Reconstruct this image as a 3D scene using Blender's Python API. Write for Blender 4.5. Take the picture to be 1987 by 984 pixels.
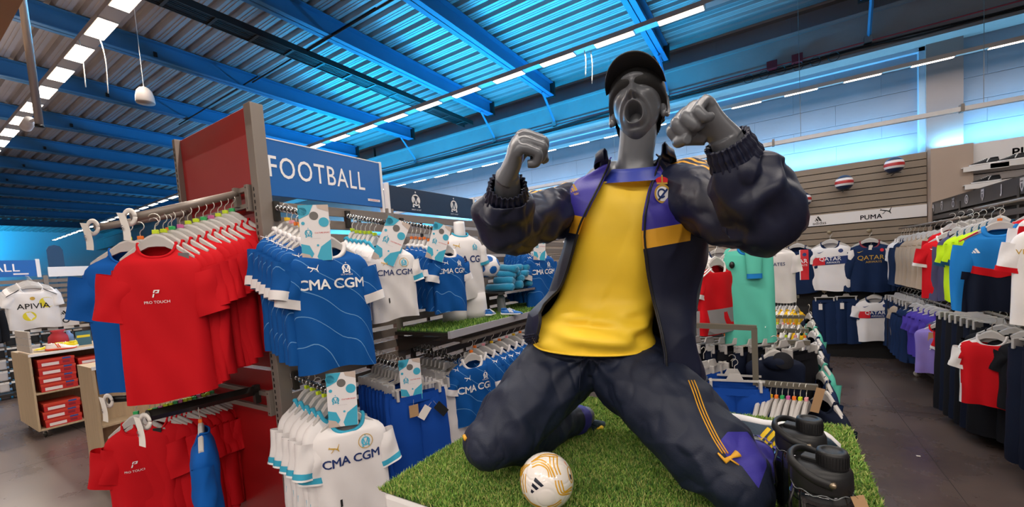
import bpy, math, random
import numpy as np
from mathutils import Vector, Matrix, noise
random.seed(4); rng = np.random.RandomState(4)
for o in list(bpy.data.objects): bpy.data.objects.remove(o)
SC = bpy.context.scene; COL = SC.collection
PI = math.pi
# ---------------------------------------------------------------- camera
CX = np.array([0.84563, 0.52927, -0.06750])      # filled in below from the fitted rotation
F_, PX0, PY0 = 809.35, 993.5, 572.4
def _rot(yaw, pitch, roll):
    cy, sy, cp, sp, cr, sr = math.cos(yaw), math.sin(yaw), math.cos(pitch), math.sin(pitch), math.cos(roll), math.sin(roll)
    return np.array([[cr,-sr,0],[sr,cr,0],[0,0,1]]) @ np.array([[1,0,0],[0,cp,-sp],[0,sp,cp]]) @ np.array([[cy,0,sy],[0,1,0],[-sy,0,cy]])
M_ = _rot(0.56292724, 0.06358998, -0.06774624)
def _w(c): w = M_.T @ np.asarray(c, float); return np.array([w[0], w[2], -w[1]])
EYE = np.array([0, 0, 1.6])
def C(x, y, z): return EYE + _w((x, y, z))                      # metres right / down / forward of the lens
def U(px, py, D): return EYE + _w(((px-PX0)/F_, (py-PY0)/F_, 1.0))*D
def UX(px, py, X): r = _w(((px-PX0)/F_, (py-PY0)/F_, 1.0)); return EYE + r*(X/r[0])
def UY(px, py, Y): r = _w(((px-PX0)/F_, (py-PY0)/F_, 1.0)); return EYE + r*(Y/r[1])
def UZ(px, py, Z): r = _w(((px-PX0)/F_, (py-PY0)/F_, 1.0)); return EYE + r*((Z-1.6)/r[2])
def proj(p):
    q = np.asarray(p, float)-EYE; c = M_ @ np.array([q[0], -q[2], q[1]]); return c[0]/c[2]*F_+PX0, c[1]/c[2]*F_+PY0
cd = bpy.data.cameras.new('camera'); cam = bpy.data.objects.new('camera', cd); COL.objects.link(cam)
cd.sensor_width = 36; cd.sensor_fit = 'HORIZONTAL'; cd.lens = F_/1987*36; cd.shift_y = (PY0-492)/1987; cd.shift_x = 0
cd.clip_start = 0.05; cd.clip_end = 200
rx, up, fw = _w((1,0,0)), _w((0,-1,0)), _w((0,0,1))
cam.matrix_world = Matrix(((rx[0],up[0],-fw[0],0),(rx[1],up[1],-fw[1],0),(rx[2],up[2],-fw[2],1.6),(0,0,0,1)))
SC.camera = cam
SC.view_settings.view_transform = 'Standard'; SC.view_settings.look = 'None'; SC.view_settings.gamma = 1
SC.view_settings.use_curve_mapping = False
SC.view_settings.exposure = 0.2
# ---------------------------------------------------------------- world and large lights
W = bpy.data.worlds.new('world'); SC.world = W; W.use_nodes = True
W.node_tree.nodes['Background'].inputs[0].default_value = (0.55, 0.6, 0.7, 1); W.node_tree.nodes['Background'].inputs[1].default_value = 0.07
def area(name, loc, size, power, col, direction):
    l = bpy.data.lights.new(name, 'AREA'); l.shape = 'RECTANGLE'; l.size, l.size_y = size; l.energy = power; l.color = col
    o = bpy.data.objects.new(name, l); COL.objects.link(o); o.location = loc
    d = Vector(direction).normalized()
    x = Vector((1,0,0)) if abs(d.x) < .9 else Vector((0,1,0))
    z = -d; y = z.cross(x).normalized(); x = y.cross(z)
    o.rotation_euler = Matrix((x,y,z)).transposed().to_euler(); return o
BLUE = (0.0, 0.44, 1.0); CYAN = (0.02, 0.48, 1.0)
area('blue_wall_strip_light', (-2.6, 7.55, 2.80), (8.4, .05), 120, (.16, .58, 1.0), (0, .55, 1))
area('blue_wall_strip_light', (-12, 7.55, 2.80), (10, .05), 130, CYAN, (0, .55, 1))
area('blue_wall_strip_light', (2.6, 7.55, 2.80), (1.6, .05), 20, (.16, .58, 1.0), (0, .55, 1))
area('blue_ceiling_uplight', (-5.5, 6.6, 3.3), (9, .25), 520, BLUE, (0, -.55, 1))
area('blue_ceiling_uplight', (-17, 6.2, 3.3), (12, .3), 60, BLUE, (0, -.6, 1))
area('blue_end_wall_uplight', (-29.0, 2, 3.3), (14, .3), 1300, CYAN, (-.6, 0, 1)).rotation_euler.rotate_axis('Z', 0)
WARM = (1.0, 0.90, 0.80)
for Y, x0, x1, n in ((1.43, -16, 1.9, 5), (4.66, -24, 3.0, 7), (-1.8, -14, 6, 5), (-5.0, -14, 6, 5), (7.2, -8.0, 4, 3)):
    st = (x1-x0)/n
    for i in range(n):
        area('ceiling_row_light', (x0+st*(i+.5), Y, 3.955 if Y < 7 else 3.70), (st, .06), (46 if Y < 0 else 29 if Y < 7 else 5)*st/2, WARM, (0, 0, -1))
for Y, x0, x1 in ((1.43, -14, -2.5), (-1.8, -14, -1)):  # upward fill added to warm the deck, imitating up-spill from the lamps
    area('ceiling_row_spill', ((x0+x1)/2, Y, 4.06), (x1-x0, .12), 2.2*(x1-x0), (1.0, .78, .64), (0, 0, 1))
# ---------------------------------------------------------------- helpers
def lin(c):
    if isinstance(c, str): c = tuple(int(c[i:i+2], 16)/255 for i in (0, 2, 4))
    return tuple((v/12.92 if v <= .04045 else ((v+.055)/1.055)**2.4) for v in c) + (1,)
_mats = {}
def mat(name, col='808080', rough=.6, metal=0, noise_s=0, noise_a=.0, bump=0, bump_s=200, spec=.5, emit=0, ecol=None, sheen=0, trans=0, coat=0, aniso=None, alpha=1, seed_var=0):
    if name in _mats: return _mats[name]
    m = bpy.data.materials.new(name); m.use_nodes = True; nt = m.node_tree; N = nt.nodes; L = nt.links; b = N['Principled BSDF']
    b.inputs['Base Color'].default_value = lin(col); b.inputs['Roughness'].default_value = rough; b.inputs['Metallic'].default_value = metal
    b.inputs['Specular IOR Level'].default_value = spec; b.inputs['Sheen Weight'].default_value = sheen
    b.inputs['Transmission Weight'].default_value = trans; b.inputs['Coat Weight'].default_value = coat; b.inputs['Alpha'].default_value = alpha
    if emit: b.inputs['Emission Color'].default_value = lin(ecol or col); b.inputs['Emission Strength'].default_value = emit
    tc = N.new('ShaderNodeTexCoord')
    if noise_a:
        n = N.new('ShaderNodeTexNoise'); n.inputs['Scale'].default_value = noise_s; n.inputs['Detail'].default_value = 5
        L.new(tc.outputs['Object'], n.inputs['Vector'])
        r = N.new('ShaderNodeMapRange'); r.inputs[1].default_value = .3; r.inputs[2].default_value = .7; r.inputs[3].default_value = 1-noise_a; r.inputs[4].default_value = 1+noise_a
        mx = N.new('ShaderNodeVectorMath'); mx.operation = 'SCALE'; mx.inputs[0].default_value = lin(col)[:3]
        L.new(n.outputs[0], r.inputs[0]); L.new(r.outputs[0], mx.inputs['Scale']); L.new(mx.outputs[0], b.inputs['Base Color'])
        if aniso:
            mp = N.new('ShaderNodeMapping'); mp.inputs['Scale'].default_value = aniso; L.new(tc.outputs['Object'], mp.inputs[0]); L.new(mp.outputs[0], n.inputs['Vector'])
    if bump:
        n2 = N.new('ShaderNodeTexNoise'); n2.inputs['Scale'].default_value = bump_s; n2.inputs['Detail'].default_value = 3
        L.new(tc.outputs['Object'], n2.inputs['Vector']); bp = N.new('ShaderNodeBump'); bp.inputs['Strength'].default_value = bump; bp.inputs['Distance'].default_value = .01
        L.new(n2.outputs[0], bp.inputs['Height']); L.new(bp.outputs[0], b.inputs['Normal'])
    _mats[name] = m; return m
def fabric(name, col, rough=.75, sheen=.0, fold=.12): return mat(name, col, rough, noise_s=3.0, noise_a=fold*.5, bump=.08, bump_s=420, sheen=sheen, spec=.18)
class MB:
    def __init__(s): s.v = []; s.f = []; s.m = []; s.n = 0
    def add(s, V, Fc, m=0):
        V = np.asarray(V, float).reshape(-1, 3); s.v.append(V); k = s.n
        s.f += [tuple(int(i)+k for i in f) for f in Fc]; s.m += [m]*len(Fc) if np.isscalar(m) else list(m); s.n += len(V); return s
    def box(s, a, b, m=0, T=None):
        x0,y0,z0 = a; x1,y1,z1 = b
        V = np.array([(x0,y0,z0),(x1,y0,z0),(x1,y1,z0),(x0,y1,z0),(x0,y0,z1),(x1,y0,z1),(x1,y1,z1),(x0,y1,z1)], float)
        if T is not None: V = V @ np.array(T.to_3x3()).T + np.array(T.translation)
        return s.add(V, [(3,2,1,0),(4,5,6,7),(0,1,5,4),(1,2,6,5),(2,3,7,6),(3,0,4,7)], m)
    def rings(s, R, m=0, cap=True, closed=True):
        R = np.asarray(R, float); k, n = R.shape[:2]; Fc = []
        for i in range(k-1):
            for j in range(n if closed else n-1):
                j2 = (j+1) % n; Fc.append((i*n+j, i*n+j2, (i+1)*n+j2, (i+1)*n+j))
        if cap and closed: Fc.append(tuple(range(n))[::-1]); Fc.append(tuple((k-1)*n+j for j in range(n)))
        return s.add(R.reshape(-1, 3), Fc, m)
    def tube(s, P, r, n=8, m=0, cap=True, flat=1.0, upv=None):
        P = np.asarray(P, float); r = np.broadcast_to(np.asarray(r, float), (len(P),)); T = np.gradient(P, axis=0); T /= np.linalg.norm(T, axis=1)[:, None]+1e-9
        u = np.array(upv if upv is not None else ((0,0,1) if abs(T[0][2]) < .9 else (1,0,0)), float); R = []
        for i in range(len(P)):
            a = u-T[i]*(u@T[i]); a /= np.linalg.norm(a)+1e-9; b = np.cross(T[i], a); u = a if upv is None else u
            t = np.arange(n)/n*2*PI
            R.append(P[i]+r[i]*(np.cos(t)[:, None]*a*flat+np.sin(t)[:, None]*b))
        return s.rings(R, m, cap)
    def cyl(s, a, b, r, n=16, m=0, r2=None): return s.tube([a, b], [r, r if r2 is None else r2], n, m)
    def poly(s, pts, y0, y1, m=0, ax='y'):                       # prism of a 2-D outline (x,z) between y0 and y1
        n = len(pts); V = [(x, y0, z) for x, z in pts]+[(x, y1, z) for x, z in pts]
        Fc = [tuple(range(n)), tuple(range(2*n-1, n-1, -1))]+[(i+n, (i+1) % n+n, (i+1) % n, i) for i in range(n)]
        return s.add(V, Fc, m)
    def lathe(s, prof, n=24, c=(0,0,0), m=0):
        t = np.arange(n)/n*2*PI; R = [[(c[0]+r*math.cos(a), c[1]+r*math.sin(a), c[2]+z) for a in t] for r, z in prof]; return s.rings(R, m)
    def sphere(s, c, r, n=16, k=12, m=0):
        r = np.broadcast_to(np.asarray(r, float), (3,)); t = np.arange(n)/n*2*PI; R = []
        for i in range(k+1):
            p = PI*(i+.02)/(k+.04); R.append([(c[0]+r[0]*math.sin(p)*math.cos(a), c[1]+r[1]*math.sin(p)*math.sin(a), c[2]-r[2]*math.cos(p)) for a in t])
        return s.rings(R, m)
    def build(s, name, mats, parent=None, smooth=False, bevel=0, T=None):
        V = np.concatenate(s.v) if s.v else np.zeros((0,3)); me = bpy.data.meshes.new(name); me.from_pydata(V.tolist(), [], s.f)
        if not isinstance(mats, (list, tuple)): mats = [mats]
        for m in mats: me.materials.append(m)
        me.polygons.foreach_set('material_index', s.m)
        if smooth: me.polygons.foreach_set('use_smooth', [True]*len(s.f))
        me.update(); o = bpy.data.objects.new(name, me); COL.objects.link(o)
        if T is not None: o.matrix_basis = T
        if parent is not None: o.parent = parent
        if bevel: b = o.modifiers.new('b', 'BEVEL'); b.width = bevel; b.segments = 2; b.limit_method = 'ANGLE'; b.angle_limit = .9
        return o
def same(o, parent, loc=(0,0,0), rot=None, name=None, scale=None):          # another piece sharing the mesh of o
    c = o.copy(); COL.objects.link(c); c.parent = parent; c.location = loc
    if rot is not None: c.rotation_euler = rot
    if scale is not None: c.scale = scale
    return c
def tag(o, label=None, cat=None, group=None, kind=None):
    if label: o['label'] = label
    if cat: o['category'] = cat
    if group: o['group'] = group
    if kind: o['kind'] = kind
    return o
def thing(name, label, cat, loc=(0,0,0), rz=0, group=None, rot=None):
    o = bpy.data.objects.new(name, None); COL.objects.link(o); o.empty_display_size = .05; o.location = loc
    o.rotation_euler = rot if rot is not None else (0,0,rz); return tag(o, label, cat, group)
KIDS = {}
def copy_tree(o, parent=None):
    c = o.copy(); COL.objects.link(c); c.parent = parent
    for ch in KIDS.get(o.name) or KIDS.setdefault(o.name, [x for x in bpy.data.objects if x.parent == o]): copy_tree(ch, c)
    return c
_txt = {}
def text2d(s, size=1, bold=0.0, shear=0, spacing=1.0):                      # centred flat lettering as (verts xz, faces)
    if 'M' in s and bold > 0:
        v0 = text2d(s, size, 0.0, shear, spacing*1.06); w_ = (.022 if size > .05 else .012)*size; return join2d(*[moved(v0, dx_*w_, dz_*w_) for dx_, dz_ in ((-1,0),(1,0),(0,1),(0,-1),(0,0))])
    k = (s, bold, shear, spacing)
    if k not in _txt:
        cu = bpy.data.curves.new('t', 'FONT'); cu.body = s; cu.size = 1; cu.offset = bold; cu.shear = shear; cu.align_x = 'CENTER'; cu.space_character = spacing; cu.resolution_u = 3
        o = bpy.data.objects.new('t', cu); COL.objects.link(o); dg = bpy.context.evaluated_depsgraph_get(); me = bpy.data.meshes.new_from_object(o.evaluated_get(dg))
        import bmesh; bmm = bmesh.new(); bmm.from_mesh(me); bmesh.ops.triangulate(bmm, faces=bmm.faces[:], ngon_method='EAR_CLIP'); bmm.to_mesh(me); bmm.free(); V = np.array([v.co[:2] for v in me.vertices]); Fc = [tuple(p.vertices) for p in me.polygons]; bpy.data.objects.remove(o)
        bpy.data.meshes.remove(me); V = V-(V.max(0)+V.min(0))/2; _txt[k] = (V, Fc)
    V, Fc = _txt[k]; return V*size, Fc
def join2d(*parts):
    V = []; Fc = []; n = 0
    for (v, f) in parts: v = np.asarray(v, float); V.append(v); Fc += [tuple(i+n for i in q) for q in f]; n += len(v)
    return np.concatenate(V), Fc
def moved(p, dx=0, dz=0, s=1.0, sz=None, rot=0): v = np.asarray(p[0], float)*[s, sz or s]; c, q = math.cos(rot), math.sin(rot); return v @ np.array([[c, q],[-q, c]])+[dx, dz], p[1]
def pl(*pts): return np.array(pts, float), [tuple(range(len(pts)))]
def ring2d(r0, r1, n=28, a0=0, a1=2*PI, sx=1):
    t = np.linspace(a0, a1, n+1); V = np.concatenate([np.c_[sx*r0*np.cos(t), r0*np.sin(t)], np.c_[sx*r1*np.cos(t), r1*np.sin(t)]]); return V, [(i, i+1, n+2+i, n+1+i) for i in range(n)]
def disc2d(r, n=20, sx=1): t = np.arange(n)/n*2*PI; return np.c_[sx*r*np.cos(t), r*np.sin(t)], [tuple(range(n))]
# marks, unit size about 1
CAT = join2d(pl((-.5,.12),(-.42,.24),(-.3,.2),(-.05,.14),(.1,.1),(.12,-.02),(-.05,-.02),(-.3,.1)), pl((.1,.1),(.3,.02),(.4,.2),(.5,.42),(.54,.4),(.46,.16),(.4,-.05),(.12,-.02)),
             pl((.12,-.02),(.4,-.05),(.5,-.3),(.44,-.32),(.3,-.12)), pl((-.05,-.02),(.0,-.02),(-.1,-.2),(-.26,-.3),(-.3,-.26),(-.16,-.16)), pl((-.42,.24),(-.4,.32),(-.34,.22)))
BARS = join2d(pl((-.5,-.3),(-.36,-.3),(-.46,-.12),(-.54,-.16)), pl((-.28,-.3),(-.06,-.3),(-.3,.12),(-.46,.04)), pl((.02,-.3),(.3,-.3),(-.1,.4),(-.3,.3)))
MONO = join2d(ring2d(.31,.40), pl((-.34,-.42),(-.24,-.42),(-.16,.2),(-.24,.34)), pl((.34,-.42),(.24,-.42),(.16,.2),(.24,.34)), pl((-.24,.34),(-.15,.22),(.04,-.3),(-.04,-.36)), pl((.24,.34),(.15,.22),(-.04,-.3),(.04,-.36)),
              pl((-.36,-.5),(-.18,-.5),(-.18,-.42),(-.36,-.42)), pl((.36,-.5),(.18,-.5),(.18,-.42),(.36,-.42)), moved(pl((0,.09),(.03,.03),(.08,0),(.03,-.03),(0,-.09),(-.03,-.03),(-.08,0),(-.03,.03)), 0, .54))
PT = join2d(pl((-.3,.1),(-.16,.5),(.5,.5),(.36,.05),(-.02,.05),(.03,.18),(.22,.18),(.29,.37),(-.03,.37),(-.12,.1)), pl((-.46,-.5),(-.3,-.02),(-.12,-.02),(-.28,-.5)))
SWOOSH = pl((-.5,.02),(-.36,-.16),(-.16,-.18),(.5,.2),(-.16,-.04),(-.34,-.04))
def crown_crest(): return None
def flat_mark(name, part, m, parent, T, thick=.0015):                       # 2-D mark as a thin slab in the local xz plane facing -y
    V, Fc = part; b = MB(); n = len(V)
    b.add([(x, 0, z) for x, z in V], Fc)
    return b.build(name, m, parent, T=T)
def adopt(t, par):                                                          # turn a built thing into a part of par
    t.location = Vector(t.location)-Vector(par.location); t.parent = par
    for k in ('label', 'category', 'group'):
        if k in t: del t[k]
    return t
def TL(loc, rz=0, rx=0, ry=0, s=1.0):
    m = Matrix.Translation(Vector(loc)) @ Matrix.Rotation(rz, 4, 'Z') @ Matrix.Rotation(ry, 4, 'Y') @ Matrix.Rotation(rx, 4, 'X')
    return m @ Matrix.Scale(s, 4)
# ---------------------------------------------------------------- materials
steel = mat('grey_brown_painted_metal', '8a8078', .45, .3); darksteel = mat('dark_metal', '3c3936', .4, .5); chrome = mat('chrome', 'c8c8c8', .22, 1)
wirem = mat('hook_wire', 'd8d4cc', .3, .6); plast = mat('grey_hanger_plastic', 'bdb9b6', .4, noise_s=8, noise_a=.04); white = mat('white_paint', 'eeeae8', .5); black = mat('black_plastic', '0c0c0e', .35)
beam_blue = mat('painted_beam', '386c90', .5, .2, 2, .08); deckm = mat('galvanised_deck', 'a09894', .45, .35, 1.5, .12)
greywall = mat('painted_concrete', '9a9490', .8, 0, 3, .05, bump=.3, bump_s=18); blockm = mat('painted_block', '8a8e98', .75, 0, 2.2, .06, bump=.35, bump_s=9)
taupe = mat('taupe_panel', '98897b', .6, 0, 5, .04, bump=.05, bump_s=60); darkgap = mat('slat_backing', '151312', .8)
beige = mat('beige_bulkhead', 'b08a68', .7, 0, 2, .05); pierm = mat('beige_pier', 'b5a192', .65, 0, 2, .03)
signblue = mat('sign_blue', '1462ae', .4); signnavy = mat('sign_navy', '0b2440', .4); signwhite = mat('sign_white', 'e8e4e4', .5); redpan = mat('red_panel', 'a01216', .42, 0, 1.5, .05)
slatm = mat('slat_board', '7b7068', .5, .1, 6, .07, aniso=(.3,.3,8)); oak = mat('light_oak', 'b79f7f', .55, 0, 7, .12, aniso=(6,6,.35)); letter_w = mat('white_lettering', 'f2f0f0', .5)
lampm = mat('lamp_diffuser', 'ffffff', .5, emit=9, ecol='ffe9d0'); housem = mat('lamp_housing', 'b8aea6', .45, .2)
def floor_mat():
    m = mat('polished_concrete', '50443f', .22, spec=.5); nt = m.node_tree; N = nt.nodes; L = nt.links; b = N['Principled BSDF']; tc = N.new('ShaderNodeTexCoord')
    n = N.new('ShaderNodeTexNoise'); n.inputs['Scale'].default_value = .9; n.inputs['Detail'].default_value = 9; n.inputs['Roughness'].default_value = .65; L.new(tc.outputs['Object'], n.inputs['Vector'])
    r = N.new('ShaderNodeValToRGB'); r.color_ramp.elements[0].position = .3; r.color_ramp.elements[0].color = lin('43393a'); r.color_ramp.elements[1].position = .72; r.color_ramp.elements[1].color = lin('6f6059')
    L.new(n.outputs[0], r.inputs[0]); L.new(r.outputs[0], b.inputs['Base Color'])
    q = N.new('ShaderNodeMapRange'); q.inputs[3].default_value = .14; q.inputs[4].default_value = .42; L.new(n.outputs[0], q.inputs[0]); L.new(q.outputs[0], b.inputs['Roughness'])
    return m
XL, XR, YB, YF, ZC = -31.0, 6.0, -8.0, 7.75, 5.0
def struct(o): o['kind'] = 'structure'; return o
b = MB(); step = 6
xs = np.arange(XL, XR+.1, 1.0)
struct(MB().box((XL, YB, -.1), (XR, YF+.2, 0)).build('floor', floor_mat()))
jm = mat('floor_joint', '2a2322', .8); fl = bpy.data.objects['floor']
for X in (-6.2, .95): MB().box((X, YB, 0), (X+.004, YF, .0006)).build('joint', jm, fl)
for Y in (1.35, 5.2): MB().box((XL, Y, 0), (XR, Y+.004, .0006)).build('joint', jm, fl)
# corrugated deck: trapezoidal ribs running along x
b = MB(); P = .224; prof = []
y = -2.0
while y < YF: prof += [(y, 0), (y+.135, 0), (y+.155, .055), (y+.205, .055)]; y += P
n = len(prof); sl = lambda yy: ZC
V = [(x, yy, ZC+zz) for x in (XL, XR) for yy, zz in prof]; b.add(V, [(i, i+1, n+i+1, n+i) for i in range(n-1)])
for i in range(0, n-4, 4):                                                   # small stiffening grooves
    y0 = prof[i][0]; b.box((XL, y0+.045, ZC-.004), (XR, y0+.052, ZC+.002)); b.box((XL, y0+.085, ZC-.004), (XR, y0+.092, ZC+.002))
b.box((XL, YB, ZC+.02), (XR, -2, ZC+.06)); struct(b.build('ceiling', deckm))
# walls
wf = struct(MB().box((XL, YF, 0), (XR, YF+.2, 5.3)).build('wall_far', greywall))
blk = None
for r in range(8):
    for c in range(13):
        z = 2.75+r*.285; x = -9.2+c*1.0+(.5 if r % 2 else 0)
        if z > 4.1 and z < 4.55: continue
        if 1.2 < x+1 < 2.6 and z < 4.3: pass
        if blk is None: blk = MB().box((0.0004, -.014, .002), (.9996, 0, .283)).build('block', blockm, wf, bevel=.003); blk.location = (x, YF, z)
        else: same(blk, wf, (x, YF, z))
struct(MB().box((XL-.2, YB, 0), (XL, YF+.2, 5.3)).build('wall_left', mat('pale_end_wall', 'c9c9cc', .8)))
struct(MB().box((XR, YB, 0), (XR+.2, YF+.2, 5.3)).build('wall_right', greywall)); struct(MB().box((XL, YB-.2, 0), (XR, YB, 5.3)).build('wall_back', greywall))
# edge beam, parapet ledge, pier above the displays
g = MB(); g.box((XL, 7.42, 4.14), (XR, 7.70, 4.62)).box((XL, 7.38, 4.60), (XR, 7.72, 4.64)).box((XL, 7.38, 4.10), (XR, 7.72, 4.14)); struct(tag(g.build('trim_1', greywall)))
g = MB()
for X in (1.7, 2.05, -8.7): g.box((X, 7.56, 4.14), (X+.03, 7.6, 4.95))
struct(g.build('trim_2', darksteel))
struct(MB().box((1.72, 7.62, 2.6), (2.06, 7.74, 4.1)).build('trim_3', mat('pier_concrete', '978b88', .75, 0, 3, .05)))
cyanframe = mat('wall_frame_paint', 'a9c4d8', .5)
struct(MB().box((1.66, 7.66, 2.74), (1.72, 7.735, 4.1)).box((-8.7, 7.66, 4.05), (1.72, 7.735, 4.1)).build('trim_4', cyanframe))
# cable run on the ledge
redc = mat('red_cable', '8c1a22', .5); k = thing('cable_run', 'bundle of dark and red cables running along the wall ledge above the slat wall', 'cables')
b = MB(); P = [(x, 7.40+.012*math.sin(x*3), 4.20+.012*math.sin(x*2.1)) for x in np.arange(-9, 5, .25)]; b.tube(P, .012, 5); b.tube([(p[0], p[1]-.01, p[2]-.03-.01*math.sin(p[0]*5)) for p in P], .009, 5); b.build('dark_cable', black, k, True)
MB().tube([(x, 7.36, 4.24) for x in np.arange(-9, 5, .5)], .009, 5).build('red_cable', redc, k)
for X in (-.02, .28): MB().box((X, 7.3, 4.2), (X+.13, 7.38, 4.31)).build('junction_box', mat('red_box', '6e1420', .4), k, bevel=.004)
b = MB()
for q in np.linspace(-.25, .75, 6): b.tube([(q+.06*math.cos(t), 7.33, 4.15+.06*math.sin(t)) for t in np.linspace(0, 2*PI, 14)], .004, 4)
tag(b.build('cable_loop', black, k), kind='stuff')
# roof beams running towards the far wall
def ibeam(name, X, z0, z1, w, label, y0=-2.0, y1=7.3, lean=0):
    t = thing(name, label, 'beam', (X, 0, 0), group='roof beams')
    b = MB(); b.box((-.006, y0, z0), (.006, y1, z1)); b.build('web', beam_blue, t); MB().box((-w/2, y0, z0), (w/2, y1, z0+.014)).build('flange', beam_blue, t); MB().box((-w/2, y0, z1-.014), (w/2, y1, z1)).build('flange', beam_blue, t)
    MB().box((-w/2-.02, y1-.03, z0-.02), (w/2+.02, y1+.01, z1)).build('end_plate', darksteel, t)
    return t
bx = [(-1.42,'roof beam directly above the shouting mannequin'), (-3.45,'roof beam second from the right, behind the mannequin cap'), (-4.82,'deep roof beam beside the cable tray'), (-7.07,'roof beam above the FOOTBALL sign'), (-9.05,'roof beam crossing behind the hanging white speaker'), (-11.1,'roof beam two beyond the hanging speaker'), (-13.1,'roof beam three beyond the hanging speaker'),
      (-15.1,'roof beam just above the far row lamps'), (-17.1,'distant roof beam, fifth from the end wall'), (-19.1,'distant roof beam, fourth from the end wall'), (-21.1,'distant roof beam, third from the end wall'), (-23.5,'distant roof beam, second from the end wall'), (-26.5,'distant roof beam nearest the blue end wall'), (1.1,'roof beam at the right edge above the grey pier')]
for i, (X, l) in enumerate(bx):
    t = ibeam('roof_beam', X, 4.74, 4.985, .15, 'blue-painted steel '+l)  # the beams carry their own blue paint
    if i in (0, 1, 2, 3, 13):
        bb = MB(); p0 = np.array((0, 6.95, 4.72)); p1 = np.array((.02, 7.36, 4.28)); bb.tube([p0, p1], .022, 4); bb.build('brace', beam_blue, t); MB().box((-.03, 7.33, 4.22), (.05, 7.4, 4.3)).build('brace_shoe', chrome, t)
    MB().box((-.018, 2.5, 4.8), (.018, 2.54, 4.86)).build('bolt', black, t)
t = thing('roof_cable_tray', 'dark cable tray full of cables under the roof beam left of the mannequin', 'cable tray', (-5.4, 0, 0)); b = MB(); b.box((-.12, -2, 4.66), (-.11, 7.3, 4.74)); b.box((.11, -2, 4.66), (.12, 7.3, 4.74)); b.build('side_rail', darksteel, t)
b = MB()
for y in np.arange(-2, 7.3, .45): b.box((-.12, y, 4.66), (.12, y+.03, 4.665))
tag(b.build('rungs', darksteel, t), kind='stuff'); b = MB()
for q in np.linspace(-.09, .09, 7): b.tube([(q+.006*math.sin(y*2+q*50), y, 4.676) for y in np.arange(-2, 7.3, .4)], .01, 5)
b.build('cable', black, t, True)
for X in (-5.12, -3.85, -7.8): tag(MB().tube([(X+.0, y, 4.93) for y in (.2, 3.55)] if 0 else [(X-1.6, 3.6, 4.72), (X+1.2, 3.62, 4.78)], .012, 6).build('tie_rod', black), {-5.12:'thin dark tie rod between the roof beams above the FOOTBALL sign', -3.85:'thin dark tie rod crossing the roof beside the cable tray', -7.8:'thin dark tie rod crossing the roof left of the FOOTBALL sign'}[X], 'rod', 'tie rods')
# lamp rows: spine with square-ended diffusers
def nth(i): return '%d%s' % (i, 'th' if 10 < i % 100 < 14 else {1:'st',2:'nd',3:'rd'}.get(i % 10, 'th'))
def lamp_row(Y, Z, xs, w, L, cat_l, spine=True, hang=()):
    if spine:
        s = tag(MB().box((min(xs)-.3, Y-w/2-.004, Z+.004), (max(xs)+L+.3, Y+w/2+.004, Z+.05)).build('lamp_rail', housem), 'long grey rail carrying lamps of the '+cat_l, 'lamp rail')
    out = None
    for i, x in enumerate(sorted(xs, reverse=True)):
        lab = '%s lit lamp from the right in the %s' % (nth(i+1), cat_l)
        if out is None:
            out = thing('ceiling_lamp', lab, 'lamp', (x, Y, Z), group=cat_l+' lamps'); MB().box((0, -w/2, -.006), (L, w/2, -.002)).build('diffuser', lampm, out); MB().box((-.01, -w/2-.006, -.003), (L+.01, w/2+.006, .03)).build('housing', housem, out); first = out
        else:
            c = copy_tree(first); c.location = (x, Y, Z); c['label'] = lab
lamp_row(1.43, 4.0, [-4.6-.01+.0-i*.675 for i in range(-9, 16)], .13, .40, 'bright near row')
lamp_row(4.66, 4.0, [-.94-.68*i-.36+.36*1 for i in range(-3, 36)], .09, .42, 'middle row over the mannequin')
lamp_row(7.2, 3.745, [-.47+.655*i for i in range(-13, 7)], .045, .37, 'thin row before the far wall')
b = tag(MB().box((-9, 6.96, 3.05), (4, 7.02, 3.10)).build('suspended_track', white), 'long white suspended track running across the blue wall without lamps', 'light track')
b = thing('suspension_wire', 'thin steel wires that hold the white track and lamp row', 'wires')
for X in (-2.2, .35, 2.05): MB().tube([(X, 6.99, 3.08), (X, 6.99, 4.95)], .003, 4).build('wire', steel, b)
for X in (.02, 1.86, -1.9): MB().box((X, 6.95, 3.04), (X+.03, 7.03, 3.13)).build('clip', steel, b)
# loose wires under rows
wm = mat('loose_wire', 'cfc6bd', .5); b = MB()
def droop(p, dz, sw): return [(p[0]+sw*math.sin(t*4), p[1]+sw*.5*t, p[2]-dz*t) for t in np.linspace(0, 1, 8)]
for i, (q, D, dz, sw, l) in enumerate((((153,78),4.6,.42,.02,'loose pale wire dangling left of the upper left lamp row'), ((192,70),4.6,.5,.05,'loose pale wire dangling right of the upper left lamp row'), ((1134,98),4.9,.28,.01,'left of two loose wires hanging from the lamp above the mannequin fist'), ((1146,98),4.9,.36,.01,'right of two loose wires hanging from the lamp above the mannequin fist'))):
    p = UZ(q[0], q[1], 4.0); tag(MB().tube(droop(p, dz, sw), .005, 5).build('loose_wire', wm, None, True), l, 'wire', 'loose wires')
# pendant speaker
p = U(281, 188, 4.0); t = thing('hanging_speaker', 'white bell-shaped speaker hanging on a cord below the roof', 'speaker', p)
MB().lathe([(.072,-.06),(.075,-.05),(.072,.0),(.06,.05),(.038,.08),(.012,.092),(.004,.1)], 24).build('shell', mat('speaker_shell', '9b938f', .5), t, True)
MB().lathe([(.0,-.052),(.066,-.052),(.066,-.056),(0,-.056)], 24).build('grille', darksteel, t, True); MB().tube([(0,0,.1),(0,0,5-p[2])], .003, 5).build('cord', wm, t)
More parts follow.
